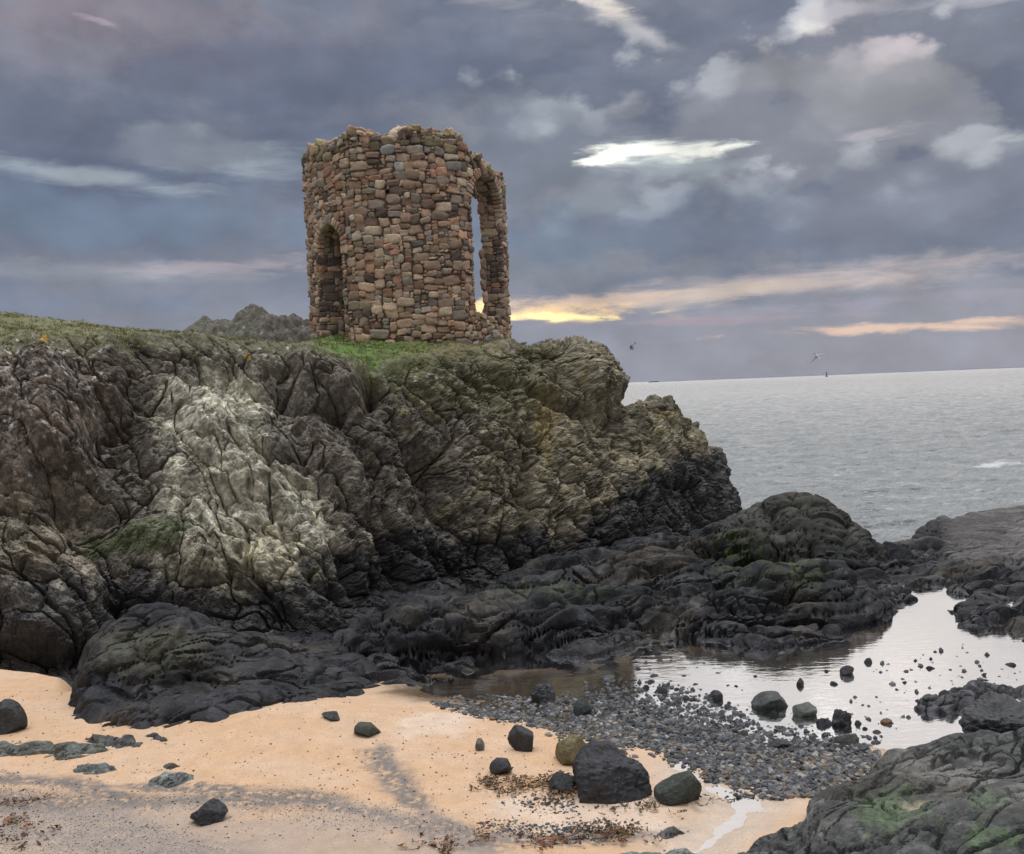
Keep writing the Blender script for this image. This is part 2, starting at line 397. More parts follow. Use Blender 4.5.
def cliff():
    NC, NB, NP = 820, 360, 110
    px = np.linspace(-220, 800, NC)
    T = {k: np.interp(px, CT[:, 0], CT[:, k]) for k in range(1, 6)}
    for k in T:
        if k in (1, 3, 5): T[k] = np.convolve(np.pad(T[k], 10, 'edge'), np.ones(21) / 21, 'valid')
        else: T[k] = np.convolve(np.pad(T[k], 3, 'edge'), np.ones(7) / 7, 'valid')
    base, rim, rimd, sk, skd = T[1], T[2], T[3], T[4], T[5]
    bd = at_z(px, base, -0.25)[:, 1]
    bd = np.minimum(bd, rimd - 0.2)
    v = np.linspace(-0.06, 1, NB)[:, None]
    prof = lerp(v, v ** 1.5, 0.55)                          # steeper low down, easing back to the rim
    D = bd + (rimd - bd) * np.where(v < 0, v * 0.4, prof)
    PY = base + (rim - base) * v
    P1 = at_y(np.broadcast_to(px, PY.shape), PY, D)
    # plateau and back slope
    w = np.linspace(0, 1, NP + 1)[1:, None]
    Zr = P1[-1, :, 2]; Zs = at_y(px, sk, skd)[:, 2]
    Dp = rimd + (skd + 14 - rimd) * w ** 1.25
    t = (Dp - rimd) / (skd - rimd)
    Z = lerp(Zr, Zs, np.clip(t, 0, 1) ** lerp(0.8, 0.6, sstep(260, 340, px))) - np.clip(Dp - skd, 0, None) ** 1.15 * lerp(0.30, 0.75, sstep(420, 560, px))
    X = P1[-1, :, 0] * Dp / P1[-1, :, 1]
    P2 = np.stack([X, Dp, Z], -1)
    P = np.concatenate([P1, P2], 0); PYg = np.concatenate([PY, np.broadcast_to(rim, Z.shape) - 0 * Z], 0)
    PX = np.broadcast_to(px, PYg.shape)
    vv = np.concatenate([np.broadcast_to(v, PY.shape), 1 + np.broadcast_to(w, Z.shape)], 0)
    N = grid_normals(blur(P, 6)); N = blur(N, 24); N /= np.linalg.norm(N, axis=-1, keepdims=True)
    N = np.where((N[..., 1:2] > 0.3) & (N[..., 2:3] < 0), -N, N)
    if N[100, 400, 1] > 0: N = -N
    shp = P.shape; p = P.reshape(-1, 3); n = N.reshape(-1, 3); X_, Y_ = PX.ravel(), PYg.ravel(); vf = vv.ravel()
    # --- sculpted forms, placed on the face
    def bl(cx, cy, rx, ry, rot=0):
        a = math.radians(rot); dx = X_ - cx; dy = Y_ - cy
        u = (dx * math.cos(a) + dy * math.sin(a)) / rx; w_ = (-dx * math.sin(a) + dy * math.cos(a)) / ry
        return np.exp(-(u * u + w_ * w_) * 1.2)
    face = np.clip(vf, 0, 1) * (vf <= 1)
    big = (0.8 * bl(240, 520, 110, 150, -15) + 0.7 * bl(30, 440, 60, 130) + 0.35 * bl(20, 590, 60, 70)
           - 0.85 * bl(118, 430, 34, 95, 20) - .35 * bl(285, 500, 6, 95, -38) - .3 * bl(245, 470, 5, 60, -40) - .35 * bl(325, 535, 7, 90, -36) - .3 * bl(205, 540, 5, 60, -32) - .3 * bl(262, 590, 5, 50, -40) - .3 * bl(70, 600, 5, 70, -25) - .3 * bl(380, 480, 6, 80, -34) - .3 * bl(430, 540, 6, 70, -26) - .3 * bl(600, 470, 6, 90, -30) - .3 * bl(650, 470, 5, 60, -30) - .55 * bl(620, 404, 14, 9) + .25 * bl(580, 376, 28, 20, 20) - 0.9 * bl(80, 500, 50, 20, 20) - 1.0 * bl(373, 392, 13, 22) - 0.8 * bl(30, 660, 90, 20)
           - 0.5 * bl(345, 560, 12, 120, -28) - 0.6 * bl(523, 500, 8, 90) + 0.45 * bl(480, 430, 70, 80) - 0.5 * bl(430, 470, 22, 100, -20)
           + 0.6 * bl(640, 490, 70, 60) + 0.45 * bl(585, 385, 30, 22, 40) - 0.5 * bl(560, 410, 50, 8, 20) - 0.35 * bl(690, 520, 70, 18, 10)
           - 0.5 * bl(150, 610, 60, 12, 10) - 0.2 * bl(668, 405, 20, 14)
           + 0.4 * bl(120, 380, 14, 20) - 0.35 * bl(300, 450, 12, 70, -25) + 0.35 * bl(310, 380, 60, 30) - 0.6 * bl(290, 395, 18, 30, -30)
           - 0.5 * bl(395, 560, 14, 80, -20) - 0.4 * bl(465, 560, 40, 20))
    wv = fbm(p * 0.35, 3, 5)[:, None] * np.array([0.5, 0.5, 0.4]) + fbm(p * 1.3 + 9, 3, 8)[:, None] * 0.16
    q = p + wv * .45 + np.stack([perlin(p * 0.9, 41), perlin(p * 0.9, 42), perlin(p * 0.9, 43)], 1) * 0.12
    def rotq(deg, sx, sz):                                # frame whose first axis runs down the joints
        a = math.radians(deg); A = q[:, 0] * math.cos(a) - q[:, 2] * math.sin(a); B_ = q[:, 0] * math.sin(a) + q[:, 2] * math.cos(a)
        return np.stack([A / sx, q[:, 1] / sz, B_ / sz], 1)
    qa = rotq(50, 1.9, 1.0); qb = rotq(70, 1.7, 1.0)
    mr = sstep(380, 520, X_ + 40 * perlin(p * 0.4, 77))
    A1, K1, R1 = blocks(qa * 0.55, 11, bev=2.4, tilt=.7, crack=.05); A2, K2, R2 = blocks(qa * 1.45 + 3, 12, bev=2.6, tilt=.7, crack=.08)
    B1, L1, S1 = blocks(qb * 0.52, 21, bev=2.2, tilt=.7, crack=.05); B2, L2, S2 = blocks(qb * 1.4 + 7, 22, bev=2.4, tilt=.7, crack=.08)
    qs = np.stack([q[:, 0] * .8 - q[:, 2] * .5, q[:, 1], q[:, 0] * .5 + q[:, 2] * .8], 1)
    C3, K3, R3 = blocks(qs * 4.3 + 2, 31); C4, K4, R4 = blocks(qs * 10.5 + 5, 33)
    FA, FK, _ = facet(qs * 2.6 + 4, 35, .9, .12); FB, FKB, _ = facet(qs * 7 + 4, 36, .9, .12)
    ft = fbm(q * 1.1, 6, 50, 0.55); rd = fbm(q * np.array([0.8, 0.8, 0.5]) + 3, 5, 60, 0.5, ridged=True)
    blockL = 0.70 * A1 + 0.36 * A2 - 0.22 * K1 - 0.16 * K2 + .05 * FA
    blockR = 0.60 * B1 + 0.34 * B2 - 0.20 * L1 - 0.15 * L2 + 0.06 * rd + .05 * FA
    lowzone = 1 - sstep(0.0, 0.16, vf)
    rough = 0.115 * C3 - 0.05 * K3 + 0.040 * C4 - .015 * K4 + .045 * FB - .03 * FKB + 0.02 * fbm(q * 7, 4, 70, 0.6)
    kr = lerp(.62, 0.7, mr)
    top = sstep(0.99, 1.06, vf)
    disp = (lerp(blockL, blockR, mr) + lerp(.07, .09, mr) * ft) * lerp(1, 0.6, lowzone) + rough * kr * lerp(1, 0.5, lowzone)
    # turfed plateau: soft tussocks instead of broken rock
    tus = 0.20 * fbm(p * 0.9, 3, 90) + 0.07 * fbm(p * 5, 3, 91) + 0.02 * perlin(p * 14, 92)
    edge_t = sstep(60, 240, X_) * (1 - sstep(500, 560, X_))
    k_top = top * (1 - sstep(470, 530, X_))
    disp = lerp(disp + big, tus, k_top)
    fade = 1 - 0.75 * sstep(0.90, 1.0, vf) * (1 - top) * (1 - sstep(500, 545, X_))
    disp = disp * fade - 0.12 * top * sstep(530, 600, X_)
    nn = n * lerp(1.0, 1.0, top)[:, None]
    p2 = p + nn * disp[:, None]
    PP = p2.reshape(shp)
    def bl2(cx, cy, rx, ry): return np.exp(-(((X_ - cx) / rx) ** 2 + ((Y_ - cy) / ry) ** 2))
    # --- rock colours (own colours: lichen, turf, tidal blackening, iron staining)
    def c(*a): return np.array(a, np.float32)
    X_, Y_ = proj(p2)
    nz1 = fbm(p2 * 0.8, 4, 100); nz2 = fbm(p2 * 3.0, 4, 101); nz3 = fbm(p2 * 9.0, 3, 102)
    blk = lerp(R2, S2, mr); blk3 = R3
    col = np.ones((len(p2), 3), np.float32) * c(.150, .133, .108)
    def m(cc, k): 
        nonlocal col
        col = col * (1 - np.clip(k, 0, 1)[:, None]) + cc * np.clip(k, 0, 1)[:, None]
    m(c(.165, .132, .105), sstep(140, 90, X_ + 40 * nz1) * sstep(520, 470, Y_ + 60 * nz1) * .85)      # iron-stained top left
    m(c(.30, .26, .185), sstep(120, 60, X_ + 30 * nz1) * sstep(470, 500, Y_) * .55)
    m(c(.22, .195, .125), sstep(440, 520, X_ + 60 * nz1) * .62)                                       # ochre-grey right
    pale = np.maximum.reduce([bl(215, 440, 60, 75, -30), 1.15 * bl(235, 540, 85, 85, -35), .8 * bl(300, 590, 60, 40, 20), .7 * bl(45, 625, 55, 50), .5 * bl(190, 570, 50, 40)])
    m(c(.47, .45, .36), sstep(.20, .48, pale + .22 * nz2 + .25 * (blk - .5) + .1 * nz3) * .85)
    m(c(.30, .27, .17), sstep(.2, .6, bl(260, 580, 90, 60, 20) + .3 * nz1 + .15 * nz2) * .55)
    m(c(.17, .155, .12), sstep(.0, .3, nz1 + .5 * nz2 - .25) * .5)
    col *= (0.72 + 0.56 * blk)[:, None] * (0.62 + 0.76 * blk3)[:, None]
    col *= np.exp(1.25 * fbm(p2 * 4.2, 5, 140, .68))[:, None]
    # turf and moss
    up = grid_normals(blur(PP, 2)).reshape(-1, 3); up = up * np.sign(up[:, 2:3] + 1e-6)
    upz = up[:, 2]
    rimk = sstep(.86, .99, vf + .05 * nz2) * (1 - sstep(430, 500, X_))
    m(c(.15, .15, .085), rimk * sstep(-.3, .2, nz2 + upz - .35) * .75)
    m(c(.15, .155, .065), k_top * sstep(-.4, .1, nz1 + .3) * .9)
    m(c(.11, .20, .035), k_top * np.maximum(bl(372, 350, 70, 40), 0) * sstep(300, 330, X_) * sstep(-.35, .0, nz2) * 1.6 * (1 - sstep(420, 440, X_)))
    m(c(.22, .21, .11), k_top * sstep(-.05, .3, nz2) * .6); m(c(.10, .085, .05), k_top * sstep(.1, .35, nz1 - .3 * nz3) * .6)
    m(c(.19, .19, .16), sstep(.15, .5, nz2 + .4 * nz3) * bl2(470, 352, 70, 16) * .8)
    m(c(.075, .095, .035), sstep(.35, .75, np.maximum(bl(150, 535, 55, 22, -15), .8 * bl(100, 550, 30, 20)) + .35 * nz2) * .85)
    # yellow-ochre lichen and turf on the right shoulder
    yl = np.maximum.reduce([.9 * bl(545, 420, 22, 60), .7 * bl(460, 350, 120, 18), .8 * bl(670, 415, 26, 8), .7 * bl(420, 400, 40, 30), .6 * bl(590, 365, 25, 10)])
    m(c(.28, .21, .07), sstep(.5, .8, yl + .5 * nz2 + .45 * nz3) * .6)
    m(c(.24, .20, .08), sstep(.12, .45, fbm(p2 * 2.3, 4, 150, .6) + .25 * nz3) * sstep(.2, .5, vf) * sstep(300, 450, X_) * .55)
    m(c(.13, .13, .06), sstep(.1, .5, bl(470, 380, 130, 50) + .6 * nz2 - .25) * .6)
    m(c(.38, .24, .04), sstep(.62, .85, np.maximum.reduce([bl(43, 338, 10, 6), bl(248, 357, 7, 6), bl(205, 460, 8, 10) * .7]) + .3 * nz2))
    # white lichen spots
    lv = voronoi(p2 * 4.5 + 1.2 * np.stack([perlin(p2 * 5, 7), perlin(p2 * 5, 8), perlin(p2 * 5, 9)], 1), 200)
    lz = np.maximum.reduce([bl(40, 370, 80, 40), .9 * bl(20, 410, 50, 25), .8 * bl(60, 440, 80, 70), .5 * bl(250, 350, 160, 20), .55 * bl(420, 370, 60, 40), .35 * bl(150, 560, 200, 90)])
    m(c(.52, .51, .47), sstep(.47, .25, lv[0] + .22 * nz3) * (lv[2] < .10 + .5 * sstep(.3, .9, lz + .3 * nz2)) * sstep(.2, .45, lz) * .9 * (1 - .85 * k_top))
    # tide-blackened foot of the cliff
    tl = 0.95 + 0.25 * sstep(-260, 60, X_) * sstep(200, 60, X_) + 1.3 * sstep(560, 700, X_) + .5 * bl(400, 560, 60, 60)
    zz = p2[:, 2] + .8 * nz1 + .35 * nz2
    tb = sstep(tl + .45, tl - .15, zz)
    m(c(.038, .038, .043), tb * .9)
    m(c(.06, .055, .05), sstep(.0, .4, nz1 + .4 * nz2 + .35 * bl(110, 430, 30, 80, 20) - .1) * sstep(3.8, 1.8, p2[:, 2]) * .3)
    wet = np.clip(tb * .8, 0, 1)
    me = mesh_np('cliff', p2, grid_faces(*shp[:2])[:, ::-1], col, wet, smooth=False)
    o = link('cliff', me, M_ROCK); tag(o, 'rugged brown headland cliff with turf along its top', kind='structure')
    return PP
CL = cliff()
def plateau_z(x, y):
    """height of the built cliff top near (x, y)"""
    P = CL[365:].reshape(-1, 3); d = (P[:, 0] - x) ** 2 + (P[:, 1] - y) ** 2
    return float(P[np.argmin(d), 2])

# ------------------------------------------------------------------ sand, pool, shelf
POOL = ground_poly([(398, 690), (450, 676), (560, 672), (640, 652), (700, 640), (850, 636), (900, 590), (960, 585), (1120, 620), (1300, 700),
                    (1300, 760), (980, 770), (870, 748), (760, 748), (700, 728), (640, 706), (560, 704), (470, 700), (420, 702)])
WETS = ground_poly([(655, 778), (690, 764), (712, 776), (770, 800), (790, 806), (735, 850), (690, 880), (640, 880), (700, 830), (716, 806), (690, 792)])
SANDP = ground_poly([(-500, 640), (-100, 670), (60, 690), (64, 705), (100, 690), (330, 690), (400, 686), (470, 694), (640, 704), (760, 745), (870, 745), (1000, 770), (1500, 800), (1500, 1500), (-1200, 1500)])
GRAVP = ground_poly([(430, 704), (500, 694), (640, 700), (700, 722), (760, 745), (880, 752), (872, 775), (820, 798), (770, 800), (725, 780), (660, 752), (600, 745), (540, 730), (470, 718)])
def sand_h(x, y):
    sd = -sdf_poly(x, y, POOL)
    p = np.stack([x, y, 0 * x], -1)
    h = np.where(sd > 0, 0.03 + 0.038 * np.minimum(sd, 5.5) * sstep(0, 1.2, sd), -0.10 * sstep(0, 1.0, -sd))
    # dune swell on the left
    h = h + 0.26 * np.exp(-(((x + 3.2) / 2.2) ** 2 + ((y - 13.6) / 1.3) ** 2)) + 0.06 * fbm(p * 0.55, 3, 300) + .045 * fbm(p * np.array([.7, 1.6, 1]), 3, 306)
    gm = sstep(-.3, .5, sdf_poly(x, y, GRAVP)); h = lerp(h, -.016 + .03 * fbm(p * 2.2, 3, 303) + .018 * np.clip(14.1 - y, 0, 4), gm)
    ws = sdf_poly(x, y, WETS); h = h - (h - 0.03 - .03 * fbm(p * 2.5, 4, 305)) * sstep(-.5, 0.35, ws) * (y < 14)
    h = lerp(np.minimum(h, lerp(-0.10, -1.3, sstep(.5, 2.5, sd))), h, sstep(-1.0, 0.1, sdf_poly(x, y, SANDP)))
    return h + 0.008 * fbm(p * 4, 3, 301)
def on_ground(px, py):
    z = 0.1
    for _ in range(6):
        P = at_z(px, py, z); z = float(sand_h(np.array([P[0]]), np.array([P[1]]))[0])
    return P

def sand():
    NR, NC = 520, 620
    y = np.geomspace(6.0, 34, NR)[:, None]; a = np.linspace(-0.62, 0.75, NC)[None]
    X = y * a; Y = y + 0 * a
    x, yy = X.ravel(), Y.ravel(); h = sand_h(x, yy)
    p = np.stack([x, yy, h], 1); px, py = proj(p)
    n1 = fbm(p * np.array([.9, 1.6, 1]), 4, 310); n2 = fbm(p * np.array([3, 5, 1]), 4, 311); n3 = perlin(p * 16, 312)
    col = np.ones((len(p), 3)) * np.array([.56, .37, .225])
    def m(cc, k):
        nonlocal col
        k = np.clip(k, 0, 1)[:, None]; col = col * (1 - k) + np.array(cc) * k
    m([.58, .43, .31], sstep(-.2, .4, n1) * .5)
    # dark shell grit washed into bands; one band paints a dune ridge's shading
    def band(pts, wd): 
        d = np.full(len(px), 1e9)
        for (x0, y0), (x1, y1) in zip(pts[:-1], pts[1:]):
            ex, ey = x1 - x0, y1 - y0; t = np.clip(((px - x0) * ex + (py - y0) * ey * 9) / (ex * ex + ey * ey * 9), 0, 1)
            d = np.minimum(d, np.hypot(px - x0 - ex * t, (py - y0 - ey * t) * 2.4))
        return sstep(wd, wd * .15, d + 26 * n1 + 16 * n2)
    g = np.maximum.reduce([band([(-60, 800), (80, 812), (170, 850), (260, 880)], 70), band([(-80, 775), (60, 782), (120, 795)], 24),
                           band([(60, 812), (180, 802), (300, 798), (400, 820), (480, 850)], 34), band([(380, 745), (392, 775), (415, 805), (470, 840)], 24), band([(0, 830), (120, 842), (240, 860)], 60),  # the steep middle band is the dune ridge's shaded streak, painted dark
                           band([(90, 785), (240, 790)], 14), band([(440, 835), (560, 838), (680, 832)], 18) * .9])
    grit = g * sstep(-.95, .05, n3 + n2 + .25 * n1)
    m([.14, .135, .13], grit * .9)
    m([.34, .28, .235], sstep(.25, .75, np.exp(-(((px - 150) / 420) ** 2 + ((py - 850) / 48) ** 2)) + .35 * n1 + .2 * n2) * .7)
    m([.66, .56, .47], sstep(.2, .55, np.maximum(np.exp(-(((px - 600) / 150) ** 2 + ((py - 812) / 30) ** 2)), np.exp(-(((px - 440) / 60) ** 2 + ((py - 725) / 20) ** 2))) + .45 * n2 + .3 * n1 - .3) * .5)
    wk = sstep(.9, -.3, -sdf_poly(x, yy, POOL) + .5 * n1)
    m([.33, .26, .19], wk * .8)
    m([.16, .12, .075], sstep(.1, -.5, -sdf_poly(x, yy, POOL) + .2 * n2) * .9)
    chan = sstep(.2, -.3, -sdf_poly(x, yy, ground_poly([(380, 700), (440, 672), (580, 664), (600, 690), (500, 706), (420, 708)])) + .25 * n2)
    m([.10, .065, .035], chan * .9)
    br = sstep(.0, -.6, -sdf_poly(x, yy, ground_poly([(560, 730), (560, 670), (720, 640), (860, 640), (830, 690), (700, 700)])) + .3 * n2)
    m([.07, .055, .045], br * .7)  # brown reflection of the mound, painted onto the pool bed
    ws = sdf_poly(x, yy, WETS) * (yy < 14); wet = np.maximum(wk, sstep(-.5, .1, ws + .25 * n1 - 5 * (yy >= 14)))
    m([.52, .44, .36], sstep(-.5, .1, ws + .25 * n1 - 5 * (yy >= 14)) * .7)
    me = mesh_np('sand', p, grid_faces(NR, NC), col, wet)
    mt = bpy.data.materials.new('sand'); mt.use_nodes = True; t = NT(mt.node_tree); b = t.n['Principled BSDF']
    at = t.new('ShaderNodeAttribute', attribute_name='Col'); tc = t.new('ShaderNodeTexCoord'); o = tc.outputs['Object']
    na = t.noise(o, 5, 5, 0.6); nb = t.noise(o, 70, 3, 0.7)
    c = t.vmath('SCALE', at.outputs['Color'], t.math('ADD', t.rng(na, .3, .7, .88, 1.1), t.rng(nb, .3, .7, -.16, .16)))
    vo = t.new('ShaderNodeTexVoronoi'); vo.inputs['Scale'].default_value = 26; t.l.new(o, vo.inputs['Vector'])
    spk = t.math('MULTIPLY', t.rng(vo.outputs['Distance'], .26, .12), t.rng(na, .48, .62))
    c = t.mix(t.math('MULTIPLY', spk, .75), c, (.08, .07, .065, 1)); t.l.new(c, b.inputs['Base Color'])
    t.l.new(t.rng(at.outputs['Alpha'], 0, 1, .9, .22), b.inputs['Roughness'])
    bp = t.new('ShaderNodeBump'); bp.inputs['Strength'].default_value = .5; bp.inputs['Distance'].default_value = .02
    t.l.new(t.math('ADD', t.noise(o, 14, 6, .7), t.math('MULTIPLY', nb, .4)), bp.inputs['Height']); t.l.new(bp.outputs[0], b.inputs['Normal'])
    tag(link('sand', me, mt), 'orange sand beach with dark grit bands', kind='structure')
sand()

def rock_relief(G, seed, amp=1.0, lump=1.0, strata=(35, 2.5), smooth=None, rounder=None):
    """G: (rows, cols, 3) smooth surface; returns displaced points. Fused worn lumps, bedding steps, cracks."""
    N = grid_normals(blur(G, 3)); N *= np.sign(N[..., 2:3] + 1e-9); N = blur(N, 6); N /= np.linalg.norm(N, axis=-1, keepdims=True)
    p = G.reshape(-1, 3); n = N.reshape(-1, 3); x, y = p[:, 0], p[:, 1]
    w = p + np.stack([fbm(p * .7, 3, seed + 1), fbm(p * .7 + 7, 3, seed + 2), .5 * fbm(p * .7 + 3, 2, seed + 3)], 1) * .55
    a = math.radians(strata[0]); A = (w[:, 0] * math.cos(a) + w[:, 1] * math.sin(a)) / strata[1]; B = -w[:, 0] * math.sin(a) + w[:, 1] * math.cos(a)
    s_ = np.stack([A, B * 1.25, w[:, 2] * 1.9], 1)
    f1, f2, r, _, _ = voronoi(s_ * 1.1 / lump, seed + 3); d1 = np.sqrt(np.clip(1 - f1 * f1 * 1.15, 0, 1)) * (.55 + .7 * r) - .6
    t1, ck, _ = blocks(s_ * .75 / lump, seed + 4, bev=1.7, tilt=.75, crack=.06, jit=.5); t2, ck2, _ = blocks(s_ * 2.0 / lump + 4, seed + 5, bev=2.0, tilt=.7, crack=.09, jit=.5); t3, _, _ = blocks(s_ * 6.5 + 4, seed + 6, tilt=.5, jit=.5)
    gul = fbm(np.stack([A * 1.1, B * .9, 0 * A], 1) * 1.1, 3, seed + 12, .5, ridged=True)
    big = .10 * d1 + .36 * t1 - .18 * ck - .30 * sstep(.45, .95, gul); fine = .15 * t2 - .08 * ck2 + .010 * t3 + .010 * fbm(p * 7, 5, seed + 9, .65) + .07 * fbm(p * 1.6, 4, seed + 6)
    if rounder is not None:
        h1, h2, r3, _, _ = voronoi((p + .15 * np.stack([perlin(p * 2, 1), perlin(p * 2, 2), perlin(p * 2, 3)], 1)) * 1.7, seed + 8)
        big = lerp(big, .42 * (np.sqrt(np.clip(1 - h1 * h1 * 1.3, 0, 1)) * (.6 + .6 * r3) - .45), rounder); fine = fine * (1 - .35 * rounder)
    d = (big * lump + fine) * amp
    if smooth is not None: d = d * (1 - .8 * smooth)
    return p + n * d[:, None]

def dark_rock_col(p, seed, base=(.019, .020, .023), moss=0.0):
    n1 = fbm(p * 1.1, 4, seed); n2 = fbm(p * 5, 4, seed + 1); n3 = fbm(p * 14, 3, seed + 2)
    col = np.ones((len(p), 3)) * np.array(base)
    k = (sstep(-.1, .5, n1 + .4 * n2) * .5)[:, None]; col = col * (1 - k) + np.array(base) * 1.9 * k
    k = (sstep(.1, .5, n2 + .3 * n3) * .45)[:, None]; col = col * (1 - k) + np.array(base) * 3.2 * k
    n4 = fbm(p * .6 + 4, 3, seed + 5); k = (sstep(.0, .45, n4 + .3 * n2) * .5)[:, None]; col = col * (1 - k) + np.array([.085, .07, .05]) * k
    if np.any(moss):
        k = (np.clip(moss * sstep(-.2, .3, n2 + .5 * n1), 0, 1))[:, None]; col = col * (1 - k) + np.array([.035, .055, .012]) * k
    return col * np.exp(.85 * fbm(p * 4.5, 5, seed + 7, .68))[:, None] * .92, n1, n2

def shelf():
    NR, NC = 640, 900
    y = np.geomspace(14.0, 40, NR)[:, None]; a = np.linspace(-0.26, 0.62, NC)[None]
    x, yy = (y * a).ravel(), (y + 0 * a).ravel()
    SH = ground_poly([(330, 690), (395, 692), (470, 674), (520, 660), (575, 668), (640, 655), (690, 640), (760, 648), (845, 640), (868, 612), (915, 596),
                      (930, 588), (945, 597), (965, 625), (1000, 640), (1100, 655), (1300, 640), (1300, 500), (1100, 506), (1000, 514), (950, 525), (905, 552), (860, 552), (800, 545), (741, 545),
                      (640, 540), (500, 580), (330, 600)])
    sd = sdf_poly(x, yy, SH); p0 = np.stack([x, yy, 0 * x], 1)
    sd = sd + .35 * fbm(p0 * .9, 3, 400) + .12 * fbm(p0 * 3, 3, 401)
    base = -1.3 + 1.34 * sstep(-1.1, .3, sd) + .12 * sstep(.3, 3, sd)
    def dome(px, py, D, rx, ry, rot=0, pw=1.0):
        """rise whose crest shows at pixel (px, py) at distance D"""
        C = at_y(px, py, D); a = math.radians(rot); dx = x - C[0]; dy = yy - C[1]
        u = (dx * math.cos(a) + dy * math.sin(a)) / rx; v = (-dx * math.sin(a) + dy * math.cos(a)) / ry
        return C[2] * np.clip(1 - u * u - v * v, 0, 1) ** pw
    md = dome(798, 511, 24.0, 1.9, 2.0, 0, .75)
    rises = [md, dome(742, 532, 24.0, 1.5, 1.4, 0, .9), dome(850, 552, 23.8, 1.7, 1.2, -10, .8), dome(795, 572, 19.4, 2.3, 1.1, 8, .8), dome(725, 596, 18.6, 1.3, .8, 0, .8), dome(860, 592, 20.0, 1.6, .8, 0, .8),
             dome(610, 596, 19.2, 1.6, .9, 0, .8), dome(540, 606, 18.4, 1.5, .8, 10, .8), dome(620, 560, 22.5, 3.0, 1.6, 0, .9), dome(470, 618, 17.9, 1.2, .7, 0, .8), dome(400, 612, 17.8, 1.1, .9, 0, .8), dome(350, 640, 17.0, 1.0, .6, 0, .8),
             dome(905, 572, 23.0, 1.3, 1.0, 0, 1), dome(1030, 546, 27, 3.4, 3.0, 10, .9), dome(978, 534, 29.0, 1.4, 1.6, 0, .7), dome(950, 562, 25, 2.0, 1.0, 0, .9), dome(990, 592, 20.5, 1.6, .7, 0, .9), dome(680, 545, 25, 2.6, 1.6, 0, 1)]
    up = rises[0]
    for r_ in rises[1:]: up = np.maximum(up, r_) + .15 * np.minimum(up, r_)
    px0, py0 = proj(np.stack([x, yy, base + up], 1))
    smooth_right = sstep(925, 960, px0) * sstep(575, 545, py0)
    hm = sstep(.1, .9, md)                                    # the mound is a heap of rounded lumps
    und = .16 * fbm(np.stack([x * .8, yy * 1.3, 0 * x], 1) * .55, 3, 430) + .10 * fbm(np.stack([x, yy, 0 * x], 1) * 1.4, 2, 431)
    farrim = .22 * sstep(2.5, 1.2, sd) * sstep(24, 26, yy)
    h = base + farrim + up + und * (1 - .8 * smooth_right)
    P = rock_relief(np.stack([x, yy, h], 1).reshape(NR, NC, 3), 410, .85, .95, (20, 2.6), smooth_right, hm); h = P[:, 2]
    moss = np.zeros(len(P)); px, py = proj(P)
    for (cx, cy, rx, ry, k) in [(745, 552, 34, 26, 1.0), (800, 572, 24, 14, .9), (560, 592, 60, 10, .45), (800, 530, 70, 30, .35), (690, 520, 50, 14, .3)]:
        moss = np.maximum(moss, k * np.exp(-(((px - cx) / rx) ** 2 + ((py - cy) / ry) ** 2)))
    col, n1, n2 = dark_rock_col(P, 420, moss=moss * 1.3)
    k = (smooth_right * .75)[:, None]; col = col * (1 - k) + np.array([.085, .08, .077]) * k
    k = (hm * .5)[:, None]; col = col * (1 - k) + np.array([.04, .04, .032]) * k
    wet = sstep(.35, .0, h) * .7 + .15 + 1.1 * n1 + .5 * n2
    me = mesh_np('rock_shelf', P, grid_faces(NR, NC), col, np.clip(wet, 0, 1), smooth=False)
    tag(link('rock_shelf', me, M_SHELF), 'dark wet rock platform along the shore', kind='structure')
    return P
SHELF_P = shelf()

def mat_water(name, rough, tint, body, ior=1.5, bump=.15, scale=6, dist=.01, boost=1.0, opac=.0):
    m = bpy.data.materials.new(name); m.use_nodes = True; t = NT(m.node_tree); t.n.clear()
    out = t.new('ShaderNodeOutputMaterial'); gl = t.new('ShaderNodeBsdfGlossy'); gl.inputs['Roughness'].default_value = rough
    gl.inputs['Color'].default_value = (.97, .98, 1, 1)
    tr = t.new('ShaderNodeBsdfTransparent'); tr.inputs[0].default_value = tint
    df = t.new('ShaderNodeBsdfDiffuse'); df.inputs[0].default_value = body
    m1 = t.new('ShaderNodeMixShader'); m1.inputs[0].default_value = opac; t.l.new(tr.outputs[0], m1.inputs[1]); t.l.new(df.outputs[0], m1.inputs[2])
    fr = t.new('ShaderNodeFresnel'); fr.inputs[0].default_value = ior
    tc = t.new('ShaderNodeTexCoord'); o = tc.outputs['Object']
    bp = t.new('ShaderNodeBump'); bp.inputs['Strength'].default_value = bump; bp.inputs['Distance'].default_value = dist
    t.l.new(t.noise(t.vmath('MULTIPLY', o, (1, 2, 1)), scale, 3, .55), bp.inputs['Height'])
    t.l.new(bp.outputs[0], gl.inputs['Normal']); t.l.new(bp.outputs[0], fr.inputs['Normal'])
    mx = t.new('ShaderNodeMixShader'); t.l.new(t.math('MULTIPLY', fr.outputs[0], boost, clamp=True), mx.inputs[0])
    t.l.new(m1.outputs[0], mx.inputs[1]); t.l.new(gl.outputs[0], mx.inputs[2]); t.l.new(mx.outputs[0], out.inputs[0])
    return m

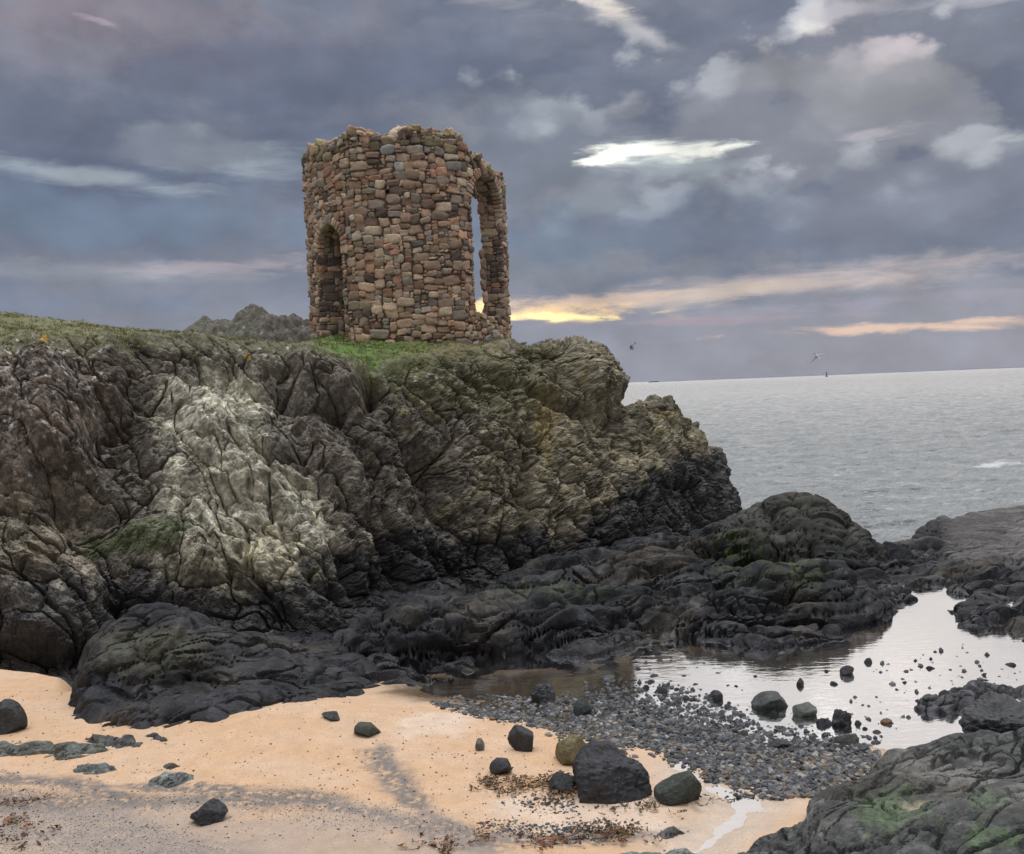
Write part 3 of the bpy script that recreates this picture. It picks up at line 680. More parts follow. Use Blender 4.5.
def pool():
    P = ground_poly([(380, 704), (398, 676), (470, 668), (560, 620), (700, 590), (860, 575), (900, 560), (960, 556), (1100, 570), (1500, 600), (1500, 800), (980, 800), (870, 790),
                     (740, 785), (640, 752), (560, 732), (470, 716)])
    n = len(P); V = [(a, b, 0.0) for a, b in P]
    me = bpy.data.meshes.new('pool_water'); me.from_pydata(V, [], [list(range(n))]); me.update()
    tag(link('tide_pool_water', me, mat_water('pool_water', .06, (.80, .80, .78, 1), (.3, .3, .3, 1), 1.33, .35, 3.0, .012, .78)),
        'still shallow tide pool reflecting the sky', kind='structure')
    # thin film of water on the low sand near the viewer
    Q = ground_poly([(620, 790), (700, 752), (780, 780), (800, 810), (760, 860), (640, 930), (560, 930), (640, 840)], .03)
    me = bpy.data.meshes.new('film'); me.from_pydata([(a, b, .036) for a, b in Q], [], [list(range(len(Q)))]); me.update()
    tag(link('seep_water', me, bpy.data.materials['pool_water']), 'thin film of water on low sand', kind='structure')
pool()

def sea():
    NR, NC = 900, 620
    y = np.concatenate([np.geomspace(24, 900, NR - 60), np.geomspace(930, 40000, 60)])[:, None]
    a = np.linspace(-0.9, 0.9, NC)[None]
    x, yy = (y * a).ravel(), (y + 0 * a).ravel(); p = np.stack([x, yy, 0 * x], 1)
    fade = np.clip(80 / np.maximum(yy, 80), .0, 1) ** .6
    z = -0.45 + .30 * fade * fbm(p * np.array([.22, .5, 1]), 3, 500) + .28 * fade * fbm(p * np.array([.45, 1.1, 1]), 3, 502) + .13 * fade * fbm(p * np.array([1.1, 2.0, 1]), 3, 501, ridged=True)
    z = lerp(z, -0.45, sstep(400, 890, yy))
    p[:, 2] = z
    px, py = proj(p); fo = fbm(p * np.array([.35, 1.0, 1]), 5, 510, .6); fo2 = fbm(p * np.array([.8, 2.2, 1]), 5, 511, .65)
    fm_ = np.maximum.reduce([np.exp(-(((px - 1000) / 50) ** 2 + ((py - 466) / 9) ** 2)), .7 * np.exp(-(((px - 1010) / 60) ** 2 + ((py - 388) / 5) ** 2)), .75 * np.exp(-(((px - 800) / 120) ** 2 + ((py - 528) / 9) ** 2)), .55 * sstep(420, 520, py)])
    k = sstep(.85, 1.5, fm_ * .9 + 1.3 * fo + 1.3 * fo2)[:, None] * .8
    col = lerp(np.array([.24, .265, .27])[None], np.array([.09, .12, .14])[None], sstep(60, 700, yy)[:, None]) * (1 - k) + np.array([.75, .77, .78]) * k  # far water coloured darker to offset the lamp's brightening there
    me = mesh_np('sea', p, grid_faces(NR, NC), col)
    m = bpy.data.materials.new('sea_water'); m.use_nodes = True; t = NT(m.node_tree); b = t.n['Principled BSDF']
    tc = t.new('ShaderNodeTexCoord'); o = tc.outputs['Object']
    at = t.new('ShaderNodeAttribute', attribute_name='Col'); t.l.new(at.outputs['Color'], b.inputs['Base Color']); b.inputs['Roughness'].default_value = .16; b.inputs['IOR'].default_value = 1.5
    n1 = t.noise(t.vmath('MULTIPLY', o, (.6, 1.1, 1)), 2.2, 5, .65); n2 = t.noise(t.vmath('MULTIPLY', o, (.06, .16, 1)), 1.0, 4, .6)
    bp = t.new('ShaderNodeBump'); bp.inputs['Strength'].default_value = .9; bp.inputs['Distance'].default_value = .55
    t.l.new(t.math('ADD', n1, t.math('MULTIPLY', n2, 2.5)), bp.inputs['Height']); t.l.new(bp.outputs[0], b.inputs['Normal'])
    tag(link('sea', me, m), 'choppy grey sea out to the horizon', kind='structure')
sea()

# ------------------------------------------------------------------ rock outcrops that stand in the sand and the pool
def outcrop(name, label, foot, domes, seed, step=.025, base_h=.15, rise=.5, amp=.3, lump=.5, colour=(.020, .021, .024), mods=None, zf=0.1, group=None, edge=.25, wetk=.3, strata=(25, 2.5)):
    F = np.array([on_ground(a_, b_)[:2] for a_, b_ in foot]); x0, y0 = F.min(0) - .5; x1, y1 = F.max(0) + .5
    xs = np.arange(x0, x1, step); ys = np.arange(y0, y1, step)
    X, Y = np.meshgrid(xs, ys); x, y = X.ravel(), Y.ravel(); p0 = np.stack([x, y, 0 * x], 1)
    sd = sdf_poly(x, y, F) + edge * (.6 * fbm(p0 * 1.2, 3, seed) + .4 * fbm(p0 * 4, 3, seed + 1))
    sh = np.maximum(sand_h(x, y), -.08); zf = 0
    base = sh - .35 + (.35 + base_h) * sstep(-.35, rise, sd)
    up = 0 * x
    for d in domes:
        px, py, D, rx, ry, rot, pw = d; C = at_y(px, py, D); a = math.radians(rot); dx = x - C[0]; dy = y - C[1]
        u = (dx * math.cos(a) + dy * math.sin(a)) / rx; v = (-dx * math.sin(a) + dy * math.cos(a)) / ry
        r_ = np.maximum(C[2] - base_h - sh, 0) * np.clip(1 - u * u - v * v, 0, 1) ** pw; up = np.maximum(up, r_) + .15 * np.minimum(up, r_)
    up = up * sstep(-.15, .35, sd)
    h = base + up
    P = rock_relief(np.stack([x, y, h], 1).reshape(len(ys), len(xs), 3), seed + 20, amp * 2.6, lump, strata) ; h = P[:, 2]; px, py = proj(P)
    col, n1, n2 = dark_rock_col(P, seed + 50, colour)
    wet = np.clip(wetk + .9 * n1 + sstep(.3, .02, h) * .4, 0, 1)
    if mods: P, col, wet = mods(P, px, py, col, wet, n1, n2)
    me = mesh_np(name, P, grid_faces(len(ys), len(xs)), col, wet, smooth=False)
    return tag(link(name, me, M_SHELF), label, 'rock', group)

def blob(px, py, cx, cy, rx, ry): return np.exp(-(((px - cx) / rx) ** 2 + ((py - cy) / ry) ** 2))
def mixc(col, k, c): k = np.clip(k, 0, 1)[:, None]; return col * (1 - k) + np.array(c) * k

def m_left(P, px, py, col, wet, n1, n2):
    col = mixc(col, sstep(.35, .7, blob(px, py, 150, 650, 60, 30) + .3 * n2) * .5, (.075, .078, .05)); return P, col, wet
outcrop('rock_outcrop', 'big dark rounded rock mass at the foot of the cliff, rising out of the sand',
        [(62, 722), (70, 700), (130, 676), (250, 660), (330, 668), (400, 684), (372, 694), (318, 702), (270, 712), (215, 726), (150, 732), (85, 731)],
        [(150, 606, 15.9, 1.35, 1.1, 0, .7), (185, 628, 15.2, 1.2, .9, 0, .8), (115, 650, 15.0, .85, .8, 20, .8), (240, 640, 15.7, 1.3, 1.0, 0, .8), (310, 655, 16.4, 1.6, .9, 0, .8), (215, 665, 14.9, 1.4, .7, 10, .9), (160, 680, 14.6, 1.0, .5, 0, .9)],
        600, .022, .12, .5, .17, 1.0, mods=m_left, zf=0.15, edge=.15)
outcrop('flat_rock', 'broad low grey-green slab half buried in the sand at the left edge', [(-60, 745), (0, 742), (60, 738), (120, 742), (122, 752), (90, 758), (60, 766), (30, 762), (-60, 764)], [], 640, .02, .10, .4, .16, .35, (.15, .165, .15), zf=.16, edge=.2, wetk=.0)
outcrop('flat_rock', 'narrow pair of dark low rocks poking from the sand right of the broad slab', [(78, 738), (118, 736), (150, 742), (140, 750), (100, 748)], [], 650, .02, .10, .25, .14, .3, (.09, .095, .095), zf=.16, edge=.15, wetk=.0)
outcrop('flat_rock', 'smallest low dark rock in the sand just below the big outcrop', [(142, 736), (160, 734), (173, 741), (160, 743)], [], 655, .015, .09, .2, .10, .2, (.08, .085, .085), zf=.16, edge=.08, wetk=.0)
outcrop('flat_rock', 'thin grey slab lying in the sand below the broad slab', [(66, 770), (90, 763), (118, 765), (124, 771), (96, 776), (70, 774)], [], 660, .015, .08, .2, .10, .25, (.14, .15, .145), zf=.16, edge=.1, wetk=.0)
outcrop('flat_rock', 'grey and brown low slab in the sand above the loose black boulder', [(142, 782), (165, 774), (195, 775), (198, 780), (170, 788), (150, 787)], [], 670, .015, .08, .2, .12, .25, (.13, .14, .13), zf=.16, edge=.1, wetk=.0)
outcrop('flat_rock', 'small dark flake of rock in the sand between the slabs and the outcrop', [(152, 767), (168, 763), (182, 766), (170, 771)], [], 680, .012, .07, .15, .08, .2, (.10, .09, .08), zf=.16, edge=.06, wetk=.0)

def m_pool(P, px, py, col, wet, n1, n2):
    return P, mixc(col, sstep(.1, .5, n1 + .3 * n2) * .6, (.15, .14, .13)), wet
outcrop('rock_outcrop', 'low smooth grey rock rising from the right side of the tide pool',
        [(893, 712), (930, 700), (980, 690), (1100, 694), (1110, 722), (1020, 732), (960, 731), (905, 722)],
        [(950, 684, 14.2, .9, .7, 0, .8), (1000, 688, 14.3, 1.2, .8, 0, .8), (930, 700, 13.6, .6, .4, 0, .9)], 700, .02, .04, .5, .22, .6, (.055, .056, .06), mods=m_pool, zf=.0, edge=.15)
outcrop('rock_ledge', 'long low flat ledge just breaking the surface of the tide pool', [(862, 690), (900, 676), (960, 672), (965, 678), (920, 684), (890, 692)], [], 705, .02, .09, .4, .08, .4, (.10, .095, .09), zf=.0, edge=.2)

def m_front(P, px, py, col, wet, n1, n2):
    col = mixc(col, sstep(.25, .55, n1 + .4 * n2 + .1) * .5, (.16, .155, .145))
    g = np.maximum.reduce([blob(px, py, 890, 808, 40, 26), .8 * blob(px, py, 990, 800, 30, 14), .7 * blob(px, py, 1000, 835, 50, 18)])
    n5 = fbm(P * 9, 4, 777, .65); col = mixc(col, sstep(.30, .62, g + .5 * n2 + .9 * n5 - .05) * .7, (.085, .13, .06)); col = mixc(col, sstep(.05, .4, n1 + .5 * n5) * .45, (.15, .145, .13))
    col = mixc(col, sstep(.3, .7, blob(px, py, 850, 790, 60, 12) + .4 * n2) * .5, (.035, .03, .02))
    d = ((P[:, 0] - PUD[0]) / .5) ** 2 + ((P[:, 1] - PUD[1]) / .22) ** 2
    k = sstep(1.9, .6, d + .5 * n1); P[:, 2] = lerp(P[:, 2], np.minimum(P[:, 2], PUD[2] - .05), k)
    return P, mixc(col, sstep(1.4, .6, d + .4 * n1) * .9, (.62, .50, .36)), wet
PUD = at_z(962, 806, .62)
outcrop('rock_outcrop', 'large weathered grey rock with green algae filling the bottom right corner',
        [(722, 862), (745, 846), (790, 815), (850, 792), (862, 772), (905, 758), (960, 754), (1024, 758), (1250, 760), (1400, 1100), (600, 1200), (690, 890)],
        [(1060, 735, 11.2, 1.7, 1.3, 0, .7), (940, 754, 10.9, 2.2, 1.0, 0, .7), (860, 778, 10.0, 1.3, 1.0, 0, .8), (880, 825, 8.8, 1.7, 1.2, 20, .8), (1020, 815, 8.3, 1.3, .7, 10, .6), (1090, 830, 7.6, 1.9, 1.2, 0, .5), (800, 835, 8.9, 1.1, .9, 0, .8)],
        720, .016, .22, .8, .24, .75, (.060, .062, .060), mods=m_front, zf=.1, edge=.2, wetk=.45, strata=(30, 2.8))
outcrop('flat_rock', 'pale green-grey flat rock at the bottom edge beside the foreground outcrop', [(590, 862), (620, 848), (690, 842), (715, 852), (700, 880), (600, 890)], [], 740, .016, .09, .3, .12, .35, (.17, .185, .165), zf=.1, edge=.15, wetk=.1)
outcrop('flat_rock', 'small dark ridge of rock showing above the pale flat rock', [(650, 836), (668, 828), (694, 832), (690, 838), (665, 840)], [], 745, .014, .07, .2, .10, .3, (.06, .06, .06), zf=.06, edge=.08, wetk=.3)
# water lying in the hollow of the foreground rock
th = np.linspace(0, 2 * math.pi, 40, endpoint=False)
me = bpy.data.meshes.new('puddle'); me.from_pydata([(PUD[0] + .75 * math.cos(a), PUD[1] + .36 * math.sin(a), PUD[2] - .02) for a in th], [], [list(range(40))])
tag(link('puddle_water', me, bpy.data.materials['pool_water']), 'small bright puddle in a hollow of the foreground rock', kind='structure')

# ------------------------------------------------------------------ loose boulders
def ico(n):
    import bmesh
    b = bmesh.new(); bmesh.ops.create_icosphere(b, subdivisions=n, radius=1.0)
    V = np.array([v.co[:] for v in b.verts]); Fc = np.array([[v.index for v in f.verts] for f in b.faces]); b.free(); return V, Fc
ICO = {k: ico(k) for k in (1, 2, 3, 5)}
def stone_shape(V, rs, cuts=11, sharp=.8, noise=.06, sc=1.0):
    """a rock knocked off by flat breaks, corners worn"""
    n = rs.normal(size=(cuts, 3)); n /= np.linalg.norm(n, axis=1, keepdims=True); d = rs.uniform(.50, .95, cuts)
    k = 20 + 60 * sharp
    c = np.maximum(V @ n.T, 1e-3) / d                    # >1 beyond a cut
    r = 1.0 / (np.sum(np.maximum(c, .05) ** k, 1) + 1) ** (1 / k)
    P = V * r[:, None]
    if noise and len(V) > 3000:
        fh, fk, _ = blocks(V * 1.7 + rs.uniform(0, 50), 55, bev=1.4, tilt=.9, crack=.05); fh2, fk2, _ = facet(V * 8 + 3, 56, .9, .2); P = P * (1 + .16 * fh - .05 * fk + .04 * fh2 - .02 * fk2 + .02 * perlin(V * 16, 3))[:, None]
    if noise: P = P * (1 + noise * fbm(V * 1.7 * sc + rs.uniform(0, 50), 5, 7, .55) + noise * .25 * perlin(V * 9 + 3, 9))[:, None]
    return P
def boulder(name, label, cx, base, w, h, colour, seed, cat='boulder', group=None, sub=5, sharp=.8, noise=.08, z=None, sink=.3, wet=.35, depth=None, cuts=11, mottle=.6):
    P = on_ground(cx, base) if z is None else at_z(cx, base, z)
    if z is not None and z <= 0: h = h * .78
    rs = np.random.RandomState(seed); D = P[1]
    V, Fc = ICO[sub]; s = stone_shape(V, rs, cuts, sharp, noise)
    lo, hi = s.min(0), s.max(0)
    s = (s - (lo + hi) / 2) / (hi - lo)                   # unit box
    rw = w / FPX * D; rh = h / FPX * D / math.cos(.33); rd = depth or rw * rs.uniform(.75, .95)
    s = s * np.array([rw, rd, rh * (1 + sink)])
    s[:, 2] += rh * (1 + sink) / 2 - rh * sink * 1.2
    n1 = fbm(s * 6 + seed, 4, 3); n2 = fbm(s * 22 + seed, 3, 5)
    col = np.array(colour)[None] * (1 + mottle * n1 + mottle * .8 * n2)[:, None]
    me = mesh_np(name, s, Fc, col, np.clip(wet + .3 * n1, 0, 1), smooth=False)
    o = link(name, me, M_BOULDER); o.location = (P[0], P[1] + rd * .42, P[2]); return tag(o, label, cat, group)
BLK = (.030, .031, .036)
G1 = 'loose boulders on the sand'
boulder('boulder', 'largest black boulder, blocky and knobbly, standing between sand and gravel', 615, 803, 82, 54, BLK, 4, group=G1, sharp=1.2, noise=.20, cuts=16)
boulder('boulder', 'rounded dark green boulder just right of the largest black boulder', 681, 806, 50, 29, (.034, .042, .034), 2, group=G1, sharp=.1, cuts=8)
boulder('boulder', 'olive-tan boulder leaning behind the largest black boulder', 573, 766, 34, 28, (.135, .115, .055), 9, group=G1, sharp=.7)
boulder('boulder', 'low dark block tucked against the left foot of the largest boulder', 564, 793, 32, 18, (.03, .032, .035), 12, group=G1)
boulder('boulder', 'upright black angular stone on sand at the edge of the gravel', 521, 752, 27, 25, BLK, 15, group=G1)
boulder('boulder', 'small black angular stone alone on the sand above the seaweed', 501, 776, 24, 16, BLK, 18, group=G1)
boulder('stone', 'tiny grey pointed stone on the sand left of the upright black one', 480, 751, 10, 12, (.12, .115, .10), 21, 'stone', G1, sub=3)
boulder('boulder', 'dark green flattened stone on the sand below the brown channel', 366, 738, 28, 14, (.045, .05, .04), 24, group=G1)
boulder('stone', 'flat dark stone near the tip of the big outcrop', 330, 721, 19, 8, (.04, .042, .04), 27, 'stone', G1)
boulder('boulder', 'loose black boulder lying alone on the grit streaked sand', 206, 826, 38, 21, BLK, 41, group=G1, noise=.2)
boulder('boulder', 'dark boulder cut by the left edge of the view', 0, 735, 38, 32, (.035, .037, .036), 33, group=G1)
boulder('boulder', 'big dark boulder at the right edge resting on the foreground rock', 1014, 752, 84, 46, (.04, .042, .045), 36, group='boulders round the tide pool', z=.1, sharp=.4, noise=.25)
boulder('stone', 'small dark stone on sand near the bottom centre', 269, 0, 1, 1, BLK, 1, 'stone') if False else None
G2 = 'boulders round the tide pool'
boulder('boulder', 'largest grey-green boulder standing in the tide pool', 773, 712, 38, 22, (.055, .062, .058), 50, group=G2, z=-.03, sharp=.3)
boulder('boulder', 'pale grey-green boulder right of the largest one in the pool', 808, 719, 26, 19, (.10, .115, .10), 53, group=G2, z=-.03, sharp=.4)
boulder('boulder', 'grey rounded boulder at the near edge of the pool', 848, 748, 25, 17, (.075, .078, .07), 56, group=G2, z=-.03, sharp=.3)
boulder('boulder', 'knobbly black lump in the pool, larger of a touching pair', 843, 728, 24, 21, BLK, 59, group=G2, z=-.03, noise=.5)
boulder('boulder', 'knobbly black lump in the pool, smaller of a touching pair', 826, 728, 17, 12, BLK, 62, group=G2, z=-.03, noise=.5)
boulder('stone', 'dark round stone standing alone in the middle of the bright pool', 849, 677, 15, 14, BLK, 65, 'stone', G2, 3, z=-.03)
boulder('stone', 'small dark stone farthest out in the bright pool', 869, 665, 8, 9, BLK, 68, 'stone', G2, 3, z=-.03)
boulder('stone', 'narrow upright dark stone in the bright pool', 801, 688, 8, 12, BLK, 71, 'stone', G2, 3, z=-.03)
boulder('stone', 'reddish brown brick-like stone at the near edge of the pool', 888, 725, 12, 6, (.14, .07, .03), 74, 'stone', G2, 3, z=-.01)
boulder('stone', 'small stone nearest the smooth grey rock in the pool', 944, 750, 11, 11, (.05, .05, .05), 77, 'stone', G2, 3, z=0)
boulder('boulder', 'dark boulder at the mouth of the brown channel', 543, 704, 27, 19, (.05, .052, .055), 80, group=G2, noise=.3)
boulder('boulder', 'dark green block on the gravel below the channel mouth', 583, 717, 19, 18, (.035, .045, .042), 83, group=G2)
boulder('stone', 'flat dark stone at the gravel edge left of the pool', 609, 686, 20, 9, (.04, .042, .045), 86, 'stone', G2, 3)
boulder('stone', 'blocky dark stone half in water at the left rim of the pool', 717, 702, 14, 14, BLK, 89, 'stone', G2, 3, z=-.02)
boulder('stone', 'dark stone standing at the edge of gravel and pool', 661, 700, 14, 13, (.04, .042, .042), 92, 'stone', G2, 3)
boulder('stone', 'long flat dark stone along the near rim of the gravel', 782, 750, 22, 8, (.035, .037, .04), 95, 'stone', G2, 3)

# many small dark stones in the shallows: individuals, nothing tells them apart
SM = []
rs = np.random.RandomState(5)
listed = [(658, 657, 10, 8), (660, 664, 8, 6), (639, 672, 8, 7), (646, 692, 8, 10), (635, 684, 9, 6), (696, 688, 7, 6), (697, 671, 5, 5), (757, 680, 8, 6), (726, 709, 6, 5), (744, 720, 10, 8), (745, 737, 10, 9),
          (827, 675, 6, 7), (835, 688, 8, 8), (859, 728, 8, 11), (866, 733, 7, 8), (878, 737, 10, 8), (898, 693, 6, 6), (905, 686, 6, 7), (932, 672, 9, 8), (924, 672, 5, 4), (925, 690, 5, 4), (700, 660, 6, 4),
          (1012, 669, 12, 8), (980, 690, 6, 4), (756, 716, 8, 6), (733, 727, 9, 8), (720, 722, 7, 6), (708, 715, 7, 5), (790, 738, 9, 6), (816, 741, 9, 6), (858, 750, 8, 6), (690, 676, 5, 4), (672, 684, 6, 5), (684, 700, 7, 6), (752, 742, 8, 5)]
pp = np.array([(560, 705), (640, 660), (700, 655), (760, 700), (860, 740), (860, 752), (760, 748), (680, 735)])
while len(listed) < 200:
    a, b = rs.uniform(560, 900), rs.uniform(655, 755)
    if sdf_poly(np.array([a]), np.array([b]), pp)[0] > 0:
        q = rs.uniform(3, 7.5) * (1 if rs.rand() > .12 else 1.4); listed.append((a, b, q, q * rs.uniform(.55, .95)))
protos = []
for i in range(14):
    r2 = np.random.RandomState(900 + i); V, Fc = ICO[2]; s = stone_shape(V, r2, 9, .6, .2); lo, hi = s.min(0), s.max(0); s = (s - (lo + hi) / 2) / (hi - lo)
    c = np.array([(.022, .023, .027), (.05, .052, .055), (.075, .072, .062), (.03, .035, .033)][i % 4]); n1 = fbm(s * 3 + i, 3, 3)
    me = mesh_np('small_stone', s, Fc, c[None] * (1 + .4 * n1)[:, None], np.clip(.5 + .4 * n1, 0, 1)); me.materials.append(M_BOULDER); protos.append(me)
for i, (a, b, ww, hh) in enumerate(listed):
    P = on_ground(a, b); P[2] = max(P[2], -.04); P = at_z(a, b, P[2]); D = P[1]
    o = bpy.data.objects.new('small_stone', protos[i % 14]); COL.objects.link(o)
    o.location = (P[0], P[1] + ww / FPX * D * .4, P[2] + hh / FPX * D * .12); o.scale = (ww / FPX * D, ww / FPX * D * .9, hh / FPX * D * 1.15); o.rotation_euler = (0, 0, rs.uniform(-.5, .5))
    tag(o, 'small dark stone among others in the shallows of the tide pool', 'stone', 'small dark stones in the pool shallows')

# ------------------------------------------------------------------ gravel and grit: beyond counting
def scatter(name, label, polys, n, smin, smax, cols, seed, dens=None, sub=1, zmin=-.05, flat=.6):
    r = np.random.RandomState(seed); out = []
    allp = np.array([q for p in polys for q in p], float); lo, hi = allp.min(0), allp.max(0)
    PT = np.zeros((0, 2))
    while len(PT) < n:
        c = np.stack([r.uniform(lo[0], hi[0], n * 3), r.uniform(lo[1], hi[1], n * 3)], 1)
        sd = np.max([sdf_poly(c[:, 0], c[:, 1], p) for p in polys], 0)
        k = sstep(-9, 8, sd + 9 * perlin(np.stack([c[:, 0] / 22, c[:, 1] / 9, 0 * c[:, 0]], 1), seed))
        if dens is not None: k = k * dens(c[:, 0], c[:, 1])
        PT = np.concatenate([PT, c[r.rand(len(c)) < k]])
    PT = PT[:n]; G = at_z(PT[:, 0], PT[:, 1], .05); x, y = G[:, 0], G[:, 1]; z = sand_h(x, y)
    V, Fc = ICO[sub]; nv = len(V)
    size = smin * (smax / smin) ** (r.rand(n) ** 1.6)
    J = V[None] * (1 + .28 * r.uniform(-1, 1, (n, nv, 1)))
    J = J * (np.stack([size * r.uniform(.8, 1.3, n), size * r.uniform(.7, 1, n), size * flat * r.uniform(.6, 1.2, n)], 1) / 2)[:, None]
    a = r.uniform(0, 6.28, n); ca, sa = np.cos(a)[:, None], np.sin(a)[:, None]
    tx = r.normal(0, .25, n)[:, None]
    X = J[..., 0] * ca - J[..., 1] * sa; Y = J[..., 0] * sa + J[..., 1] * ca; Z = J[..., 2] + X * tx
    P = np.stack([X + x[:, None], Y + y[:, None], Z + np.maximum(z, zmin)[:, None] + (size * .12)[:, None]], -1).reshape(-1, 3)
    ci = r.randint(0, len(cols), n); C = np.array(cols)[ci] * r.uniform(.6, 1.35, (n, 1)); C = np.repeat(C, nv, 0)
    FF = (Fc[None] + (np.arange(n) * nv)[:, None, None]).reshape(-1, 3)
    me = mesh_np(name, P, FF, C, np.repeat(r.uniform(.1, .8, n), nv), smooth=(sub > 1))
    return tag(link(name, me, M_BOULDER), label, kind='stuff')
GRAV = [[(430, 704), (500, 694), (600, 690), (650, 700), (700, 722), (760, 745), (880, 752), (872, 775), (820, 798), (770, 800), (725, 780), (660, 752), (600, 745), (540, 730), (470, 718)]]
GC = [(.05, .055, .065), (.09, .095, .105), (.14, .14, .14), (.035, .037, .042), (.07, .08, .08), (.24, .23, .21), (.14, .10, .06)]
scatter('gravel', 'dark wet gravel between the sand and the pool', GRAV, 13000, .02, .11, GC, 1)
scatter('gravel', 'thin dark gravel strewn in the pool shallows', [[(560, 700), (620, 676), (700, 690), (760, 720), (860, 738), (870, 750), (740, 752), (640, 722)]], 2600, .03, .11, GC[:5], 2, zmin=-.02, flat=1.0)
DC = [(.10, .11, .13), (.16, .17, .19), (.06, .065, .08), (.22, .21, .20), (.5, .47, .42)]
scatter('gravel', 'small pebbles breaking the surface of the right part of the pool', [[(850, 690), (880, 660), (940, 640), (1024, 660), (1024, 690), (930, 695), (890, 740), (850, 735)]], 200, .03, .10, GC[:5], 12, zmin=-.02, flat=1.0)
scatter('shell_grit', 'dark shell grit washed over the foreground sand', [[(-60, 780), (70, 800), (160, 840), (250, 880), (-60, 880)], [(60, 812), (200, 803), (300, 800), (420, 822), (500, 856), (330, 840), (200, 826)]], 9000, .006, .017, DC, 3)
scatter('shell_grit', 'scattered crumbs of stone and weed on the sand', [[(-40, 700), (400, 720), (640, 760), (700, 860), (-40, 860)]], 2500, .006, .03, [(.08, .07, .06), (.2, .15, .1), (.05, .04, .03)], 4)
scatter('shell_grit', 'patch of dark pebbles on the sand below the seaweed', [[(515, 812), (560, 806), (580, 816), (540, 822)], [(480, 836), (560, 834), (640, 836), (620, 850), (500, 852)], [(555, 775), (600, 775), (590, 785), (560, 783)]], 1100, .012, .05, GC, 6)

def seaweed(name, label, spots, seed, cols):
    r = np.random.RandomState(seed); V = []; Fc = []; C = []
    for (cx, cy, rx, ry, n) in spots:
        for _ in range(n):
            a, b = r.normal(0, .45, 2); P = on_ground(cx + a * rx, cy + b * ry) if _ % 6 == 0 else np.array([P[0] + r.normal(0, .06), P[1] + r.normal(0, .06), P[2]])
            L = r.uniform(.03, .13); w = r.uniform(.003, .010); an = r.normal(0, .9); z0 = r.uniform(.0, .03); c = np.array(cols[r.randint(len(cols))]) * r.uniform(.5, 1.4)
            i0 = len(V); k = 5; x, y = P[0], P[1]
            for j in range(k):
                V.append((x - math.sin(an) * w, y + math.cos(an) * w, P[2] + z0 + r.uniform(.0, .03))); V.append((x + math.sin(an) * w, y - math.cos(an) * w, P[2] + z0 + r.uniform(0, .03))); C += [c, c]
                x += math.cos(an) * L / k; y += math.sin(an) * L / k; an += r.normal(0, .5)
                if j: q = i0 + 2 * j; Fc.append((q - 2, q - 1, q + 1, q))
    me = mesh_np(name, np.array(V), np.array(Fc), np.array(C), np.full(len(V), .6)); return tag(link(name, me, M_BOULDER), label, kind='stuff')
WC = [(.12, .06, .02), (.07, .035, .015), (.20, .11, .035), (.04, .03, .015)]
seaweed('seaweed', 'brown wrack lying on the sand left of the boulders', [(525, 788, 45, 8, 260), (490, 783, 20, 4, 60), (560, 795, 20, 5, 60), (640, 806, 50, 3, 60), (700, 800, 30, 3, 40)], 3, WC)
seaweed('seaweed', 'reddish wrack near the bottom edge of the sand', [(610, 834, 40, 8, 160), (545, 842, 30, 6, 70), (450, 848, 40, 8, 60), (485, 838, 14, 3, 25), (15, 835, 40, 20, 120), (10, 800, 30, 8, 60)], 4, WC + [(.25, .08, .03)])

# ------------------------------------------------------------------ the ruined tower
TC = at_y(412, 340, 29.3); TC[2] = 5.72
TDIR = math.atan2(-TC[0], -(-TC[1]))                     # not used for placing, kept for the facing
FACE = math.atan2(EYE[1] - TC[1], EYE[0] - TC[0])        # direction from the tower to the viewer
RA = 2.56
def t_r(th):
    f = (np.degrees(th) + 30) % 60 - 30
    return RA / np.cos(np.radians(f)) ** .62
_th = np.radians(np.arange(-180, 181, .5)); _s = np.concatenate([[0], np.cumsum(np.hypot(np.diff(t_r(_th) * np.cos(_th)), np.diff(t_r(_th) * np.sin(_th))))]); _s -= np.interp(0, _th, _s)
def s2th(s): return np.interp(s, _s, _th)
def th2s(t): return np.interp(t, _th, _s)
def t_xyz(s, z, dep=0.0):
    """s along the wall (positive = viewer's right), z above the floor, dep outwards"""
    th = s2th(s); a = FACE + th; r = t_r(th) + dep
    return np.stack([TC[0] + r * np.cos(a), TC[1] + r * np.sin(a), TC[2] + z], -1)
def t_top(th):
    d = np.degrees(th)
    return np.interp(d, [-180, -120, -92, -60, -10, 12, 26, 36, 46, 58, 70, 92, 130, 180], [4.6, 4.9, 5.35, 5.38, 5.35, 5.42, 5.36, 5.22, 4.95, 4.72, 4.62, 4.6, 4.75, 4.6])
# openings: centre s, half width, sill, spring height
OPEN = [dict(c=float(th2s(math.radians(-55))), w=.66, z0=-.2, z1=2.6), dict(c=float(th2s(math.radians(59))), w=.88, z0=.75, z1=3.62),
        dict(c=float(th2s(math.radians(121))), w=1.2, z0=.55, z1=3.5), dict(c=float(th2s(math.radians(-172))), w=.01, z0=9, z1=9)]
def in_open(s, z, grow=0.0):
    k = np.zeros(np.shape(s), bool)
    for o in OPEN:
        w = o['w'] + grow
        k |= (np.abs(s - o['c']) < w) & (z > o['z0'] - grow) & ((z < o['z1']) | ((s - o['c']) ** 2 + (z - o['z1']) ** 2 < w * w))
    return k
HOLES = [(-1.42, 4.86, .07, .07), (.62, 4.86, .07, .06), (-.52, 3.88, .10, .05), (-2.35, 3.45, .08, .08)]
def in_hole(s, z):
    k = np.zeros(np.shape(s), bool)
    for a, b, c, d in HOLES: k |= (np.abs(s - a) < c) & (np.abs(z - b) < d)
    return k
S0, S1 = float(_s[0]), float(_s[-1])
CUBE = None
